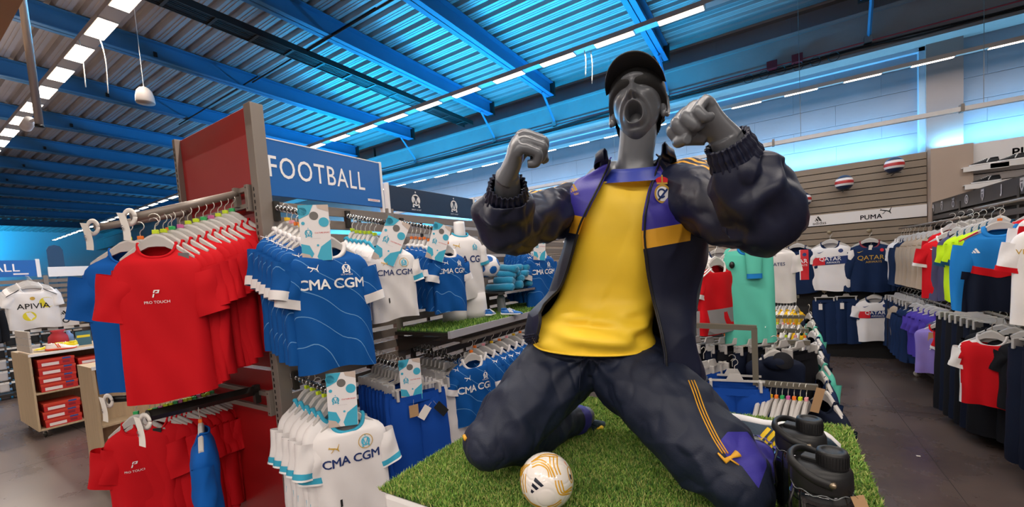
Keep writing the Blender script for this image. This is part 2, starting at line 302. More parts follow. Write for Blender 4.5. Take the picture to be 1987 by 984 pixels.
# camera pole
p0 = U(77, 246, 2.5); t = thing('camera_pole', 'silver vertical pole hanging from the roof at upper left with a small camera', 'pole', (p0[0], p0[1], 0))
MB().cyl((0,0,p0[2]), (0,0,5), .019, 16).build('tube', mat('pole_metal', 'a9a39f', .35, .7), t, True)
MB().cyl((0,0,p0[2]-.004), (0,0,p0[2]+.01), .021, 16).build('end_cap', black, t, True)
dcam = -_w((1,0,0))*1.0
cb = MB(); a = Vector((0,0,p0[2]+.05)); e = Vector((-.12,-.02,p0[2]+.05)); cb.cyl(a, e, .008, 8); cb.cyl(e+Vector((.03,0,0)), e-Vector((.09,.0,.008)), .028, 14); cb.build('security_camera', white, t, True); MB().cyl(e-Vector((.085,0,.008)), e-Vector((.095,0,.009)), .023, 14).build('lens', black, t)
# bulkhead top left
struct(MB().box((-9, -1.2, 3.0), (-2.2, .56, 3.6)).build('trim_5', beige))
# slat wall on the far wall
def slat_panel(name, x0, x1, z0, z1, pitch, m, parent_kind=True):
    p = struct(MB().box((x0, 7.60, z0), (x1, 7.74, z1)).build(name, darkgap)); first = None
    z = z1
    while z-pitch > z0:
        if first is None: first = MB().box((0, -.018, -pitch+.009), (x1-x0, 0, -.001)).build('slat', m, p, bevel=.0025); first.location = (x0, 7.60, z)
        else: same(first, p, (x0, 7.60, z))
        z -= pitch
    return p
slat_panel('trim_6', -4.5, 1.715, .0, 2.745, .0935, mat('taupe_slat', '8f8070', .55, 0, 4, .05))
struct(MB().box((1.72, 7.45, 0), (2.10, 7.74, 2.75)).build('trim_7', pierm))
slat_panel('trim_8', 2.105, 4.6, 0, 2.745, .0935, mat('white_slat', 'dcd6d4', .55))
struct(MB().box((-4.5, 7.55, 0), (1.715, 7.58, .98)).build('trim_9', mat('dark_lower_wall', '1b1a1c', .6)))
t = thing('brand_band', 'white band with black sportswear marks across the slat wall', 'sign', (0, 7.56, 0)); MB().box((-3.5, 0, 1.915), (1.71, .02, 2.07)).build('board', signwhite, t)
blackl = mat('black_lettering', '1a1a1c', .5)
flat_mark('emblem', BARS, blackl, t, TL((.575,-.002,2.012), s=.10)); flat_mark('lettering', text2d('adidas', .065, .004), blackl, t, TL((.575,-.002,1.952)))
flat_mark('lettering', text2d('PUMA', .085, .012), blackl, t, TL((1.15,-.002,1.972), s=1)); flat_mark('emblem', CAT, blackl, t, TL((1.30,-.002,2.03), s=.12))
t = thing('brand_header', 'white header board with a big black sportswear mark at the right edge', 'sign', (0, 7.52, 0)); MB().box((2.11, 0, 2.50), (3.6, .02, 2.745)).build('board', signwhite, t)
flat_mark('lettering', text2d('PUMA', .13, .018), blackl, t, TL((2.62,-.002,2.575))); flat_mark('emblem', CAT, blackl, t, TL((2.78,-.002,2.685), s=.14))
def wall_ball(c, l):
    t = thing('wall_football', l, 'ball', c, group='white, red and navy balls on the slat wall'); MB().sphere((0,0,0), .105, 28, 18, 0).build('ball_skin', ballm, t, True)
    MB().tube([(-.07,.02,-.1),(0,-.07,-.105),(.07,.02,-.1)], .005, 5).cyl((0,.0,-.105),(0,.25,-.105),.006,6).build('bracket', darksteel, t)
ballm = mat('tricolour_ball', 'e8e4e4', .35); nt = ballm.node_tree; N = nt.nodes; L = nt.links; tc = N.new('ShaderNodeTexCoord'); sx = N.new('ShaderNodeSeparateXYZ'); L.new(tc.outputs['Object'], sx.inputs[0]); rp = N.new('ShaderNodeValToRGB'); rp.color_ramp.interpolation = 'CONSTANT'
mr = N.new('ShaderNodeMapRange'); mr.inputs[1].default_value = -.1; mr.inputs[2].default_value = .1; L.new(sx.outputs[2], mr.inputs[0]); L.new(mr.outputs[0], rp.inputs[0]); e = rp.color_ramp.elements; e[0].color = lin('1a2a4a'); e[1].position = .78; e[1].color = lin('1a2a4a')
for ps, cc in ((.28,'e8e4e4'), (.42,'c03030'), (.62,'e8e4e4')): q = e.new(ps); q.color = lin(cc)
L.new(rp.outputs[0], N['Principled BSDF'].inputs['Base Color'])
for q, l in (((1735,321),'striped ball highest and rightmost on the slat wall'), ((1638,355),'striped ball in the middle of the slat wall'), ((1558,388),'striped ball half hidden by the mannequin sleeve')): wall_ball(UY(q[0], q[1], 7.42), l)
# ---------------------------------------------------------------- garments
class Garment:
    """origin at the hanger neck, front towards -y, z down negative"""
    def __init__(s, w=.50, h=.70, d=.055, neck=None, dip=None, sl='short', seed=0, fold=.014, taper=.0):
        neck = neck or w*.205; dip = dip or w*.20
        s.w, s.h, s.d, s.neck, s.dip, s.sl, s.fold, s.taper = w, h, d, neck, dip, sl, fold, taper
        r = np.random.RandomState(seed); s.ph = r.rand(6)*6.28; s.k = w/.50; s.fr = (16+5*r.rand(), 27+8*r.rand(), 43)
        s.kz = h/.70
        s.lv = [(-h, .98+.0, .9), (-h*.86, .97, 1), (-h*.7, .955, 1), (-h*.55, .95, 1.0), (-h*.42, .955, 1.05), (-h*.31, .97, 1.1), (-h*.24, 1.0, 1.1), (-h*.185, .98, 1.0), (-h*.14, .92, .95), (-h*.105, .82, .88), (-h*.07, .64, .78), (-h*.038, .48, .68), (-h*.008, neck/(w/2)*1.03, .62), (0, neck/(w/2), .60)]
    def hw(s, z):
        zs = [l[0] for l in s.lv]; return np.interp(z, zs, [l[1] for l in s.lv])*s.w/2
    def hd(s, z): return np.interp(z, [l[0] for l in s.lv], [l[2] for l in s.lv])*s.d
    def fo(s, x, z):
        a = s.fold*np.clip((-z-.1*s.h)/(s.h*.9), 0, 1)**.8; x = x/s.k
        return a*(np.sin(x*s.fr[0]+s.ph[0]+z*1.5)+.5*np.sin(x*s.fr[1]+s.ph[1]-z*2.2)+.25*np.sin(x*s.fr[2]+s.ph[2])) + .0035*np.sin(z*21/s.kz+x*30+s.ph[3])*np.clip(-z*6, 0, 1)
    def front(s, x, z):
        u = np.clip(np.abs(x)/np.maximum(s.hw(z), 1e-4), 0, 1); return -s.hd(z)*np.sqrt(1-u**2.6)+s.fo(x, z)
    def decal(s, part, x, z, name, m, parent, sc=1.0, rot=0, eps=.0035, back=False):
        V, Fc = moved(part, x, z, sc, rot=rot); b = MB(); y = s.front(V[:,0], V[:,1])-eps; b.add(np.c_[V[:,0], y, V[:,1]], Fc); return b.build(name, m, parent)
    def body(s, mats, parent, name='fabric_body', zone=None):
        n = 56; t = np.arange(n)/n*2*PI; R = []; zz = []
        z0s = [l[0] for l in s.lv]; zl = list(np.linspace(-s.h, -s.h*.22, 12))+[l[0] for l in s.lv if l[0] > -s.h*.215]
        for z in zl:
            W, D = s.hw(z), s.hd(z); c, q = np.cos(t), np.sin(t); x = W*np.sign(c)*np.abs(c)**.85; y = -D*np.sign(q)*np.abs(q)**.75
            wgt = np.clip(1+z/(s.h*.16), 0, 1)**1.6; zc = z-s.dip*np.clip(q, 0, 1)**.8*wgt - .012*np.clip(-q, 0, 1)*wgt
            zc = zc+ (0.012*np.sin(x*14+s.ph[4]) if z < -s.h*.95 else 0)
            R.append(np.c_[x, y+s.fo(x, z), zc])
        b = MB(); b.rings(R, cap=False); s.nr = len(R); s.top = R[-1]; s.hemring = R[0]
        Fm = None
        if s.sl == 'short': L, r0, r1 = .195, .088, .068
        elif s.sl == 'long': L, r0, r1 = .56, .10, .05
        elif s.sl == 'none': L = 0
        s.cuffs = []; s.nb = len(b.f)
        if L:
            for sg in (-1, 1):
                k = s.kz; p0 = np.array((sg*s.w/2*.80, 0, -.135*k*1.0-.01)); 
                dirv = np.array((sg*.22, -.02, -.97)) if s.sl == 'long' else np.array((sg*.25, -.02, -.96)); dirv /= np.linalg.norm(dirv); side = np.cross(dirv, (0,1,0)); side /= np.linalg.norm(side)
                RR = []
                for i in range(9):
                    u = i/8; r = (r0*(1-u)+r1*u)*k; c = p0+dirv*L*k*u
                    if s.sl == 'long': c = c+np.array((-sg*.06*u*u, -.01*math.sin(u*7), 0))
                    tt = np.arange(20)/20*2*PI; dd = s.d*(.85+.05*math.sin(u*9+s.ph[5]))
                    RR.append([c+side*r*math.cos(a)+np.array((0,1,0))*(dd*math.sin(a)+.006*math.sin(a*3+u*6)) for a in tt])
                b.rings(RR, cap=False); s.cuffs.append((np.array(RR), L*k/8, dirv))
        o = b.build(name, mats, parent, True)
        if zone is not None:
            me = o.data; me.polygons.foreach_set('material_index', [zone(*p.center) for p in me.polygons])
        return o
    def collar(s, m, parent, r=.008, name='collar', out=1.0):
        P = s.top[np.r_[0:56, 0:2]]; b = MB(); b.tube(P, r, 6, cap=False); return b.build(name, m, parent, True)
    def band(s, m, parent, h=.035, name='cuff', only=None, off=1.06):
        for RR, st, dv in s.cuffs:
            b = MB(); out = []
            for q in np.linspace(0, 1, 4):
                a = 8-(h/st)*(1-q); i = int(min(max(math.floor(a), 0), 7)); ring = RR[i]*(1-(a-i))+RR[i+1]*(a-i); c = ring.mean(0); out.append(c+(ring-c)*off+dv*(.003 if q == 1 else 0))
            b.rings(out, cap=False); b.build(name, m, parent, True)
    def flap(s, m, parent):                                                  # the lining at the back of the neck
        P = s.top; bk = [p for p in P if p[1] > 0]; b = MB(); b.rings([[p+np.array((0,-.002,.004)) for p in bk], [p+np.array((0,-.003,-.05)) for p in bk]], closed=False, cap=False); b.build('neck_lining', m, parent, True)
MARK = {}
def marker(c): return mat('size_marker_'+{'f07820':'orange','c8e020':'lime','f0a0a8':'pink','30b060':'green','f0c020':'yellow','d060a0':'magenta'}[c], c, .4)
MC = ['f07820', 'c8e020', 'f0a0a8', '30b060', 'f0c020', 'd060a0']
def hanger(parent, w=.40, col='f07820', m=None, hook=.10, clips=False):
    m = m or plast; b = MB(); hw = w/2
    # padded bar: two sloping shoulders with a raised centre
    P = [(-hw, 0, -.075), (-hw*.8, 0, -.052), (-hw*.5, 0, -.022), (-hw*.22, 0, .006), (0, 0, .014), (hw*.22, 0, .006), (hw*.5, 0, -.022), (hw*.8, 0, -.052), (hw, 0, -.075)]
    R = []; hs = [.010, .013, .017, .024, .030, .024, .017, .013, .010]
    for p, h in zip(P, hs): R.append([(p[0], -.011, p[2]-h), (p[0], .011, p[2]-h), (p[0], .011, p[2]+h*.6), (p[0], .006, p[2]+h), (p[0], -.006, p[2]+h), (p[0], -.011, p[2]+h*.6)])
    b.rings(R); o = b.build('hanger', m, parent, False)
    hk = MB(); hk.tube([(0,0,.03),(0,0,.03+hook*.45)]+[(.022*math.sin(a)*1.0, 0, .03+hook*.78-.022*math.cos(a)) for a in np.linspace(.3, 4.3, 10)], .0022, 5); hk.build('hook', wirem, o, True)
    if col: MB().box((-.012, -.008, .04), (.012, .008, .058)).build('size_marker', marker(col), o, bevel=.002)
    return o
def fab(c, nm): return fabric(nm, c)
F = dict(red=fabric('red_jersey_knit', 'c8101c'), blue=fabric('royal_blue_knit', '0a56a8'), om=None, white=fabric('white_knit', 'e6e2e2'), sky=fabric('sky_blue_trim', '3ea6c6'), navy=fabric('navy_knit', '142747'), dnavy=fabric('dark_navy_knit', '10182c'),
         psg=fabric('dark_blue_knit', '14284c'), beige=fabric('sand_knit', 'a89684'), neon=fabric('neon_yellow_knit', 'c6e81e'), purple=fabric('purple_knit', '4a3a9c'), lav=fabric('lavender_knit', '8878c0'), teal=fabric('mint_knit', '5cc0ac'), blk=fabric('black_knit', '15161c'),
         grey=fabric('grey_knit', '8c8a8c'), azure=fabric('azure_knit', '1e7cc8'), slate=fabric('slate_knit', '4c4a68'), petrol=fabric('petrol_knit', '1a4a66'), shorts=fabric('bright_blue_woven', '1146a0'), yel=fabric('yellow_knit', 'e8b820'))
om = fabric('patterned_blue_knit', '0b529c'); F['om'] = om; nt = om.node_tree; N = nt.nodes; L = nt.links; bs = N['Principled BSDF']; tc = N.new('ShaderNodeTexCoord')
wv = N.new('ShaderNodeTexWave'); wv.inputs['Scale'].default_value = 4.6; wv.inputs['Distortion'].default_value = 5.5; wv.inputs['Detail'].default_value = 1.0; wv.inputs['Detail Scale'].default_value = .55; wv.bands_direction = 'DIAGONAL'
cr = N.new('ShaderNodeValToRGB'); cr.color_ramp.elements[0].position = .9965; cr.color_ramp.elements[1].position = .9998; cr.color_ramp.elements[0].color = lin('0b529c'); cr.color_ramp.elements[1].color = lin('6fa4d6')
L.new(tc.outputs['Object'], wv.inputs['Vector']); L.new(wv.outputs['Color'], cr.inputs[0]); L.new(cr.outputs[0], bs.inputs['Base Color'])
wl = mat('print_white', 'f2f2f2', .5); navl = mat('print_navy', '15306c', .5); goldl = mat('print_gold', 'c8a040', .45, .2); skyl = mat('print_sky', '3fb0d0', .5); blackp = mat('print_black', '141414', .5); redl = mat('print_red', 'd01828', .5); tagw = mat('card_tag', 'e8e2dc', .6); tagb = mat('black_card_tag', '14181a', .5); kraft = mat('kraft_card', 'b08c66', .7)
def swing_tag(parent, g, x, z, w=.035, h=.06, m=None, rot=.08, bar=None, loc_y=None):
    y = float(g.front(np.array([x]), np.array([z]))[0])-.008 if g else loc_y
    o = MB().box((-w/2, -.0008, -h), (w/2, .0008, 0)).build('swing_tag', m or tagw, parent, T=TL((x, y, z), ry=rot)); MB().tube([(0,0,0), (.004,.002,.03)], .0008, 4).build('cord', wirem, o)
    if bar: MB().box((-w*.38, -.0016, -h*.92), (w*.38, -.0009, -h*.62)).build('printed_strip', bar, o)
    return o
def tee(name, label, col, cat='T-shirt', group=None, mark=None, seed=0, mk='c8e020', w=.52, h=.72, tagm=None, **kw):
    t = thing(name, label, cat, group=group); g = Garment(w, h, seed=seed, **kw); g.body(F[col], t); g.collar(F[col], t, .006); hanger(t, w*.8, mk)
    if mark:
        g.decal(PT, -.005, -.225, 'emblem', mark, t, .032); g.decal(text2d('PRO TOUCH', .017, .002), -.005, -.262, 'lettering', mark, t)
    if tagm: swing_tag(t, g, .075 if col != 'red' else .10, -.05, m=tagm[0], bar=tagm[1], w=.04, h=.085)
    return t
def om_blue(label, seed=0, kid=False, front=True, group=None, mk='f07820', w=.54, h=.68):
    t = thing('kids_jersey' if kid else 'jersey', label, 'jersey', group=group); g = Garment(w, h, seed=seed, d=.05); g.body(F['om'], t); g.collar(F['white'], t, .011); g.band(F['white'], t, .04); hanger(t, w*.78, mk)
    k = w/.54
    if front:
        g.decal(text2d('CMA CGM', .098*k, .004, spacing=.9), 0, -.285*k, 'lettering', wl, t); g.decal(CAT, -.115*k, -.175*k, 'emblem', wl, t, .07*k); g.decal(MONO, .10*k, -.18*k, 'crest', wl, t, .072*k)
        g.decal(text2d('OLYMPIQUE', .014*k, .001), .10*k, -.226*k, 'lettering', wl, t)
    for x in (-.21, .21): g.decal(CAT, x*k, -.075*k, 'emblem', wl, t, .045*k)
    g.decal(pl((.20,-.68),(.26,-.68),(.26,-.62)), 0, 0, 'hem_gusset', wl, t, k) if abs(h/w-.68/.54) < .1 else 0
    return t, g
def om_white(label, seed=0, kid=False, front=True, group=None, mk='c8e020', w=.52, h=.66):
    t = thing('kids_jersey' if kid else 'jersey', label, 'jersey', group=group); g = Garment(w, h, seed=seed, d=.05); g.body(F['white'], t); g.collar(F['sky'], t, .010); g.band(F['sky'], t, .032); g.band(wl, t, .006, 'cuff_line', off=1.09); hanger(t, w*.78, mk); k = w/.52
    if front:
        g.decal(text2d('CMA CGM', .085*k, .004, spacing=.9), 0, -.285*k, 'lettering', navl, t); g.decal(CAT, -.11*k, -.19*k, 'emblem', goldl, t, .07*k); g.decal(MONO, .10*k, -.185*k, 'crest', skyl, t, .075*k); g.decal(ring2d(.045, .05), .10*k, -.185*k, 'crest_ring', goldl, t, k)
    g.decal(pl((-.25,-.64),(-.19,-.655),(-.25,-.59)), 0, 0, 'hem_gusset', skyl, t, k); g.decal(pl((-.1,-.6),(-.085,-.6),(-.085,-.55),(-.1,-.55)), 0, 0, 'hem_label', blackp, t, k)
    return t, g
def place(t, p, rz, s=1.0, rx=0, ry=0): t.location = p; t.rotation_euler = (rx, ry, rz); t.scale = (s, s, s); return t
ORD = ['first','second','third','fourth','fifth','sixth','seventh','eighth','ninth','tenth','eleventh','twelfth','thirteenth','fourteenth','fifteenth','sixteenth','seventeenth','eighteenth','nineteenth','twentieth']
def row(masters, n, p0, p1, rz, labelf, group, s=1.0, jit=.06, dz=.004):
    """n copies from p0 (front) to p1 (back)"""
    out = []
    for i in range(n):
        m = masters[i % len(masters)]; c = copy_tree(m); u = i/max(n-1, 1); p = np.array(p0)*(1-u)+np.array(p1)*u; p[2] += random.uniform(-dz, dz)
        place(c, p, rz+random.uniform(-jit, jit), s); c['label'] = labelf(i); c['group'] = group; out.append(c)
    return out
def drop(t):                                                                # remove an unused master with its parts
    KIDS.clear()
    for ch in [x for x in bpy.data.objects if x.parent == t]: drop(ch)
    bpy.data.objects.remove(t)
def shorts(label, col, seed=0, w=.40, h=.46, group=None, clip=True, trim=None, cat='shorts', name='shorts'):
    t = thing(name, label, cat, group=group); b = MB(); r = np.random.RandomState(seed); ph = r.rand(4)*6
    def leg(sg):
        R = []
        for i in range(9):
            u = i/8; z = -.015-u*h; W = (w*.27)*(1+.12*u); cx = sg*w*.25*(1+.10*u)
            tt = np.arange(20)/20*2*PI; R.append([(cx+W*math.cos(a), -.03*math.sin(a)*(1+.2*u)+.006*u*math.sin(cx*40+W*math.cos(a)*50+ph[0])+.003*math.sin(z*40+ph[1]), z+.006*math.sin(a*2)*u) for a in tt])
        b.rings(R, cap=False)
    leg(-1); leg(1); b.build('fabric_body', F[col], t, True)
    wb = MB(); R = [[(w*.505*math.cos(a), -.034*math.sin(a)+.003*math.sin(a*24), z) for a in np.arange(60)/60*2*PI] for z in (-.045, .0)]; wb.rings(R, cap=False); wb.build('waistband', F[col], t, True)
    if trim: MB().tube([(w*.52, -.01, -.05), (w*.56, -.01, -h)], .008, 5).build('side_piping', F[trim], t)
    hg = MB(); hg.box((-w*.45, -.005, .036), (w*.45, .005, .048)); hg.poly([(-.05,.044),(-.03,.085),(.03,.085),(.05,.044)], -.006, .006); hg = hg.build('clip_hanger', plast, t)
    for x in (-w*.38, w*.38): MB().box((x-.008, -.036, -.02), (x+.008, .036, .045)).build('clip', plast, hg, bevel=.003)
    MB().tube([(0,0,.1),(0,0,.135)]+[(.02*math.sin(a), 0, .16-.02*math.cos(a)) for a in np.linspace(.3, 4.3, 8)], .0022, 5).build('hook', wirem, hg)
    return t
def pants(label, col, stripe=None, seed=0, h=1.0, group=None): return shorts(label, col, seed, .36, h, group, trim=stripe, cat='trousers', name='trousers')
# ---------------------------------------------------------------- left gondola: end cap
XG, YG = -2.195, 1.172
g = thing('display_gondola', 'grey-brown metal gondola with slatted side and red end panel left of the mannequin', 'shelving', (XG, YG, 0)); G = lambda a, b, m, nm, bv=.002: MB().box(np.array(a)-(XG,YG,0), np.array(b)-(XG,YG,0)).build(nm, m, g, bevel=bv)
G((-2.26,1.15,0),(-2.195,1.215,2.52),steel,'upright'); G((-3.16,1.16,0),(-3.125,1.22,2.54),steel,'upright')
G((-3.13,1.19,1.15),(-2.255,1.205,2.535),redpan,'end_panel'); G((-3.13,1.19,0),(-2.255,1.205,1.13),redpan,'end_panel')
b = MB()
for z in np.arange(.1, 2.1, .032): b.box((-2.244-XG, 1.1485-YG, z), (-2.236-XG, 1.151-YG, z+.018))
b.build('upright_slots', black, g)
b = MB()
for z in np.arange(.1, 2.5, .032): b.box((-3.145-XG, 1.158-YG, z), (-3.139-XG, 1.1605-YG, z+.018))
b.build('upright_slots', black, g)
for Y in (1.975, 3.03, 4.05, 5.1): G((-2.23,Y,0),(-2.195,Y+.06,2.06),steel,'upright')
# slats of the long side: upper, middle and lower groups
slz = []; z = 2.03
while z > .12:
    if not (1.33 < z < 1.33): slz.append(z)
    z -= .078
sl0 = {}
for Y0, Y1 in ((1.215, 1.975), (2.035, 3.03), (3.09, 4.05), (4.11, 5.1)):
    for z in slz:
        k = round(Y1-Y0, 3)
        if k not in sl0: o = MB().box((-.012, 0, -.052), (0, Y1-Y0, 0)).build('slat', slatm, g, bevel=.002); sl0[k] = o; o.location = (0, Y0-YG, z)
        else: same(sl0[k], g, (0, Y0-YG, z))
b = MB()
for z in slz[::3]: pass
for Y in (1.4, 1.75, 2.3, 2.7): b.box((-.03, Y-YG, .1), (-.014, Y-YG+.02, 2.0))
b.build('back_bracing', darksteel, g)
G((-3.12,1.25,.08),(-2.25,5.1,.12),darksteel,'base_shelf')
# sign boards above the gondola
t = thing('hanging_sign', 'large royal blue sign board reading FOOTBALL in white capitals', 'sign', (-2.20, 1.17, 0)); MB().box((-.02, .0, 2.062), (0, .775, 2.356)).build('board', signblue, t, bevel=.002)
MB().box((-.022, 0, 2.352), (.002, .775, 2.358)).build('light_edge', signwhite, t)
T = Matrix.Translation((.002, .345, 2.215)) @ Matrix.Rotation(PI/2, 4, 'Z'); v = text2d('FOOTBALL', .158, .004, spacing=1.12); vw = v[0].ptp(0)[0] if hasattr(v[0], 'ptp') else np.ptp(v[0], 0)[0]
flat_mark('lettering', (v[0]*[.60/vw, 1.0], v[1]), letter_w, t, T)
MB().box((.0005, .66, 2.095), (.003, .755, 2.11)).build('small_logo_plate', signwhite, t); flat_mark('lettering', text2d('INTERSPORT', .013, .001), redl, t, Matrix.Translation((.0045, .708, 2.1025)) @ Matrix.Rotation(PI/2, 4, 'Z'))
MB().box((-.024, .775, 2.03), (.006, .79, 2.362)).build('end_profile', signwhite, t)
for n_, (y0, y1) in enumerate(((1.99, 2.955), (3.04, 4.0))):
    t = thing('club_sign', ('dark navy sign board with two white club monograms beside the FOOTBALL board', 'dark navy sign board partly hidden behind the mannequin sleeve')[n_], 'sign', (-2.20, y0, 0)); MB().box((-.02, .02, 2.052), (0, y1-y0, 2.222)).build('board', signnavy, t, bevel=.002)
    for yy in (.0, y1-y0): MB().box((-.024, yy, 2.03), (.006, yy+.02, 2.235)).build('end_profile', signwhite, t)
    for yy in (.27, .70):
        R_ = Matrix.Rotation(PI/2, 4, 'Z'); flat_mark('monogram', MONO, letter_w, t, Matrix.Translation((.002, yy, 2.142)) @ R_ @ Matrix.Scale(.105, 4)); flat_mark('lettering', text2d('DROIT AU BUT', .014, .001), letter_w, t, Matrix.Translation((.002, yy, 2.072)) @ R_)
# end cap crossbars and display arms
for i, z in enumerate((2.10, 1.02)):
    t = thing('end_crossbar', ('upper', 'lower')[i]+' double crossbar bolted across the red end panel', 'crossbar', (0, 0, 0), group='end panel crossbars')
    for dz in (.0, -.085): MB().box((-3.12, 1.135, z+dz-.012), (-2.27, 1.16, z+dz+.012)).build('bar', steel, t, bevel=.002)
    adopt(t, g)
    for X in (-2.285, -3.13): o = MB().box((X-.012, 1.13, z-.115), (X+.018, 1.165, z+.02)).build('end_bracket', steel, t, bevel=.002); MB().cyl((X+.003,1.129,z+.005),(X+.003,1.132,z+.005),.004,8).cyl((X+.003,1.129,z-.10),(X+.003,1.132,z-.10),.004,8).build('screw', black, o)
def arm(base, tip, m, label, r=.015, group='display arms', card=None, square=False, side=None):
    base = np.array(base); tip = np.array(tip); t = thing('display_arm', label, 'display arm', base, group=group); d = tip-base
    MB().tube([(0,0,0), d], r, 4 if square else 14).build('tube', m, t, True) if not square else MB().tube([(0,0,0), d], r*1.15, 4).build('tube', m, t)
    e = d/np.linalg.norm(d); MB().tube([d, d+e*.006], r*1.25, 14).build('tip_disc', m, t, True); MB().box((-.014, -.014, -.07), (.014, .014, .03)).build('mount', m, t)
    return adopt(t, g)
def ticks(t, base, tip, n, r):                                               # the notches of a waterfall arm
    d = np.array(tip)-np.array(base); b = MB()
    for u in np.linspace(.06, .94, n): c = d*u; e = d/np.linalg.norm(d); b.tube([c-e*.002, c+e*.002], r, 10)
    b.build('hook_stops', chrome, t, True)
pa, pA = (-2.376,1.13,2.085), (-2.376,.70,1.935); pb, pB = (-2.973,1.13,2.065), (-2.973,.72,1.957); pc, pC_ = (-2.391,1.13,1.035), (-2.391,.67,1.066); pd_, pD = (-3.027,1.13,.955), (-3.027,.70,1.045)
pc, pC_ = (-2.391,1.13,1.035), (-2.391,.67,1.05)
arm(pa, pA, steel, 'round grey arm holding the upper red T-shirts on the end panel', .019); arm(pb, pB, steel, 'round grey arm holding the upper blue T-shirts at far left of the end panel', .018)
arm(pc, pC_, darksteel, 'square dark arm holding the lower blue T-shirt on the end panel', .022, square=True); arm(pd_, pD, black, 'round black arm holding the lower red T-shirts', .018)
def price_loop(p, l, s=1.0, rz=0, dark=False):
    t = thing('price_tag', l, 'price tag', p, group='paper price tags on the arms of the end panel', rot=(0,0,rz)); s_ = s
    MB().tube([(.03*math.cos(a)*s_, .0, .03*math.sin(a)*s_) for a in np.linspace(0, 2*PI, 18)], .004, 5, flat=3.0).build('paper_loop', tagw, t, True)
    b = MB(); R = []
    for i in range(9): u = i/8; z = .025-u*.13; x = -.035+.02*math.sin(u*2.2)+u*.03; R.append([(x-.022, -.01-.02*u, z), (x+.022, -.012-.02*u, z-.006)])
    b.rings(np.array(R)*s_, closed=False, cap=False); o = b.build('paper_strip', tagw, t, True); flat_mark('lettering', text2d('5', .035*s_, .001), mat('print_grey', '6a6a74', .5), o, TL((-.012*s_, -.028*s_, -.05*s_), ry=-.15))
    return t
price_loop((-2.376,.685,1.935), 'curled white price tag on the tip of the upper red T-shirt arm', .95, .4); price_loop((-2.973,.705,1.957), 'curled white price tag on the tip of the upper left blue T-shirt arm', 1.1, .4)
price_loop((-3.027,.69,1.04), 'white price tag on the tip of the lower black arm', .95, .3); price_loop((-2.391,.655,1.03), 'white price tag on the tip of the lower square arm', .95, .3)
# shirts of the end cap: face the camera side (-y), slightly turned
fr = tee('t_shirt', 'front red T-shirt with grey tag, nearest on the upper end arm', 'red', group='red T-shirts on the upper end arm', mark=wl, seed=3, tagm=(mat('grey_card', '6b6668', .5), None), h=.70, w=.335); place(fr, (-2.33,.755,1.82), .95, 1.0)
rm = [tee('t_shirt', 'x', 'red', seed=10+i, mk=MC[(i*2+1) % 6], w=.38, h=.70) for i in range(4)]
row(rm, 10, (-2.376,.80,1.835), (-2.376,1.10,1.95), .72, lambda i: 'plain red T-shirt on the upper end arm, %s behind the logo shirt' % ORD[i], 'red T-shirts on the upper end arm', .97, .07)
fb = tee('t_shirt', 'front blue T-shirt with barcode tag at far left on the upper end arm', 'blue', group='blue T-shirts on the upper end arm', mark=wl, seed=5, tagm=(black, tagw), h=.72, w=.39); place(fb, (-2.79,.79,1.835), .95, 1.02)
bm = [tee('t_shirt', 'x', 'blue', seed=20+i, mk='f07820', w=.43) for i in range(2)]
row(bm, 3, (-2.83,.85,1.845), (-2.90,1.0,1.90), .8, lambda i: 'blue T-shirt behind the front blue one, %s back on its arm' % ORD[i], 'blue T-shirts on the upper end arm', 1.02)
lf = tee('t_shirt', 'front red T-shirt with black tag, nearest on the lower black arm', 'red', group='red T-shirts on the lower end arm', mark=wl, seed=7, tagm=(tagb, mat('tag_green', '3fae8c', .5)), w=.34, mk='30b060'); place(lf, (-2.93,.77,.915), .85, .95)
row(rm, 14, (-2.90,.82,.915), (-2.90,1.12,.93), .95, lambda i: 'red T-shirt on the lower black arm, %s behind the tagged front shirt' % ORD[i], 'red T-shirts on the lower end arm', .92, .08)
lb = tee('t_shirt', 'single blue T-shirt turned sideways on the lower square arm', 'blue', seed=9, mk='f07820', w=.36); place(lb, (-2.391,.86,.915), -.42, .93)
for t in rm+bm: drop(t)
# ---------------------------------------------------------------- long side of the gondola
def info_card(p, rz, l, s=1.0, roll=0):
    t = thing('info_card', l, 'card', p, group='sky blue patterned cards on arm tips', rot=(0, roll, rz)); w, h = .068*s, .135*s
    o = MB().box((-w, -.001, -h), (w, .001, h)).build('card', mat('card_white', 'ece8ea', .5), t)
    for nm, pt, m in (('printed_dots', join2d(moved(disc2d(.3), -.75, 1.55), moved(disc2d(.34), .62, .75), moved(disc2d(.12), -.75, .7), moved(disc2d(.08), .1, -.9)), skyl), ('printed_dots', join2d(pl((-1,2),(.0,2),(-.3,1.35),(-1,1.0)), pl((-1,-2),(-1,-.75),(-.45,-.9),(-.2,-1.5),(-.5,-2)), pl((.95,-2),(1,-.5),(.3,-1.0),(.0,-1.7),(.1,-2))), skyl),
                      ('printed_corner', join2d(pl((1,2),(1,1.5),(.3,1.75),(.2,2)), pl((-1,-2),(-.2,-2),(-.5,-1.55),(-1,-1.4))), mat('card_sand', 'c9b7ac', .5)), ('monogram', moved(MONO, -.45, 0, .62), skyl), ('lettering', moved(text2d('CULTURE SPORT', .13, .01), .45, 0), redl), ('magnet', moved(disc2d(.30), 0, 1.22), mat('grey_magnet', '6e6a68', .5)), ('lettering', moved(text2d('- - - - - - - - -', .12, .01), 0, -.4), mat('print_grey', '6a6a74', .5))):
        q = np.array(pt[0])*[w, h/2]; fm_ = flat_mark(nm, (q, pt[1]), m, o, TL((0, -.0018-.0004*len(nm)/10, 0)))
        if nm.startswith('printed'): fm_['kind'] = 'stuff'
    return t
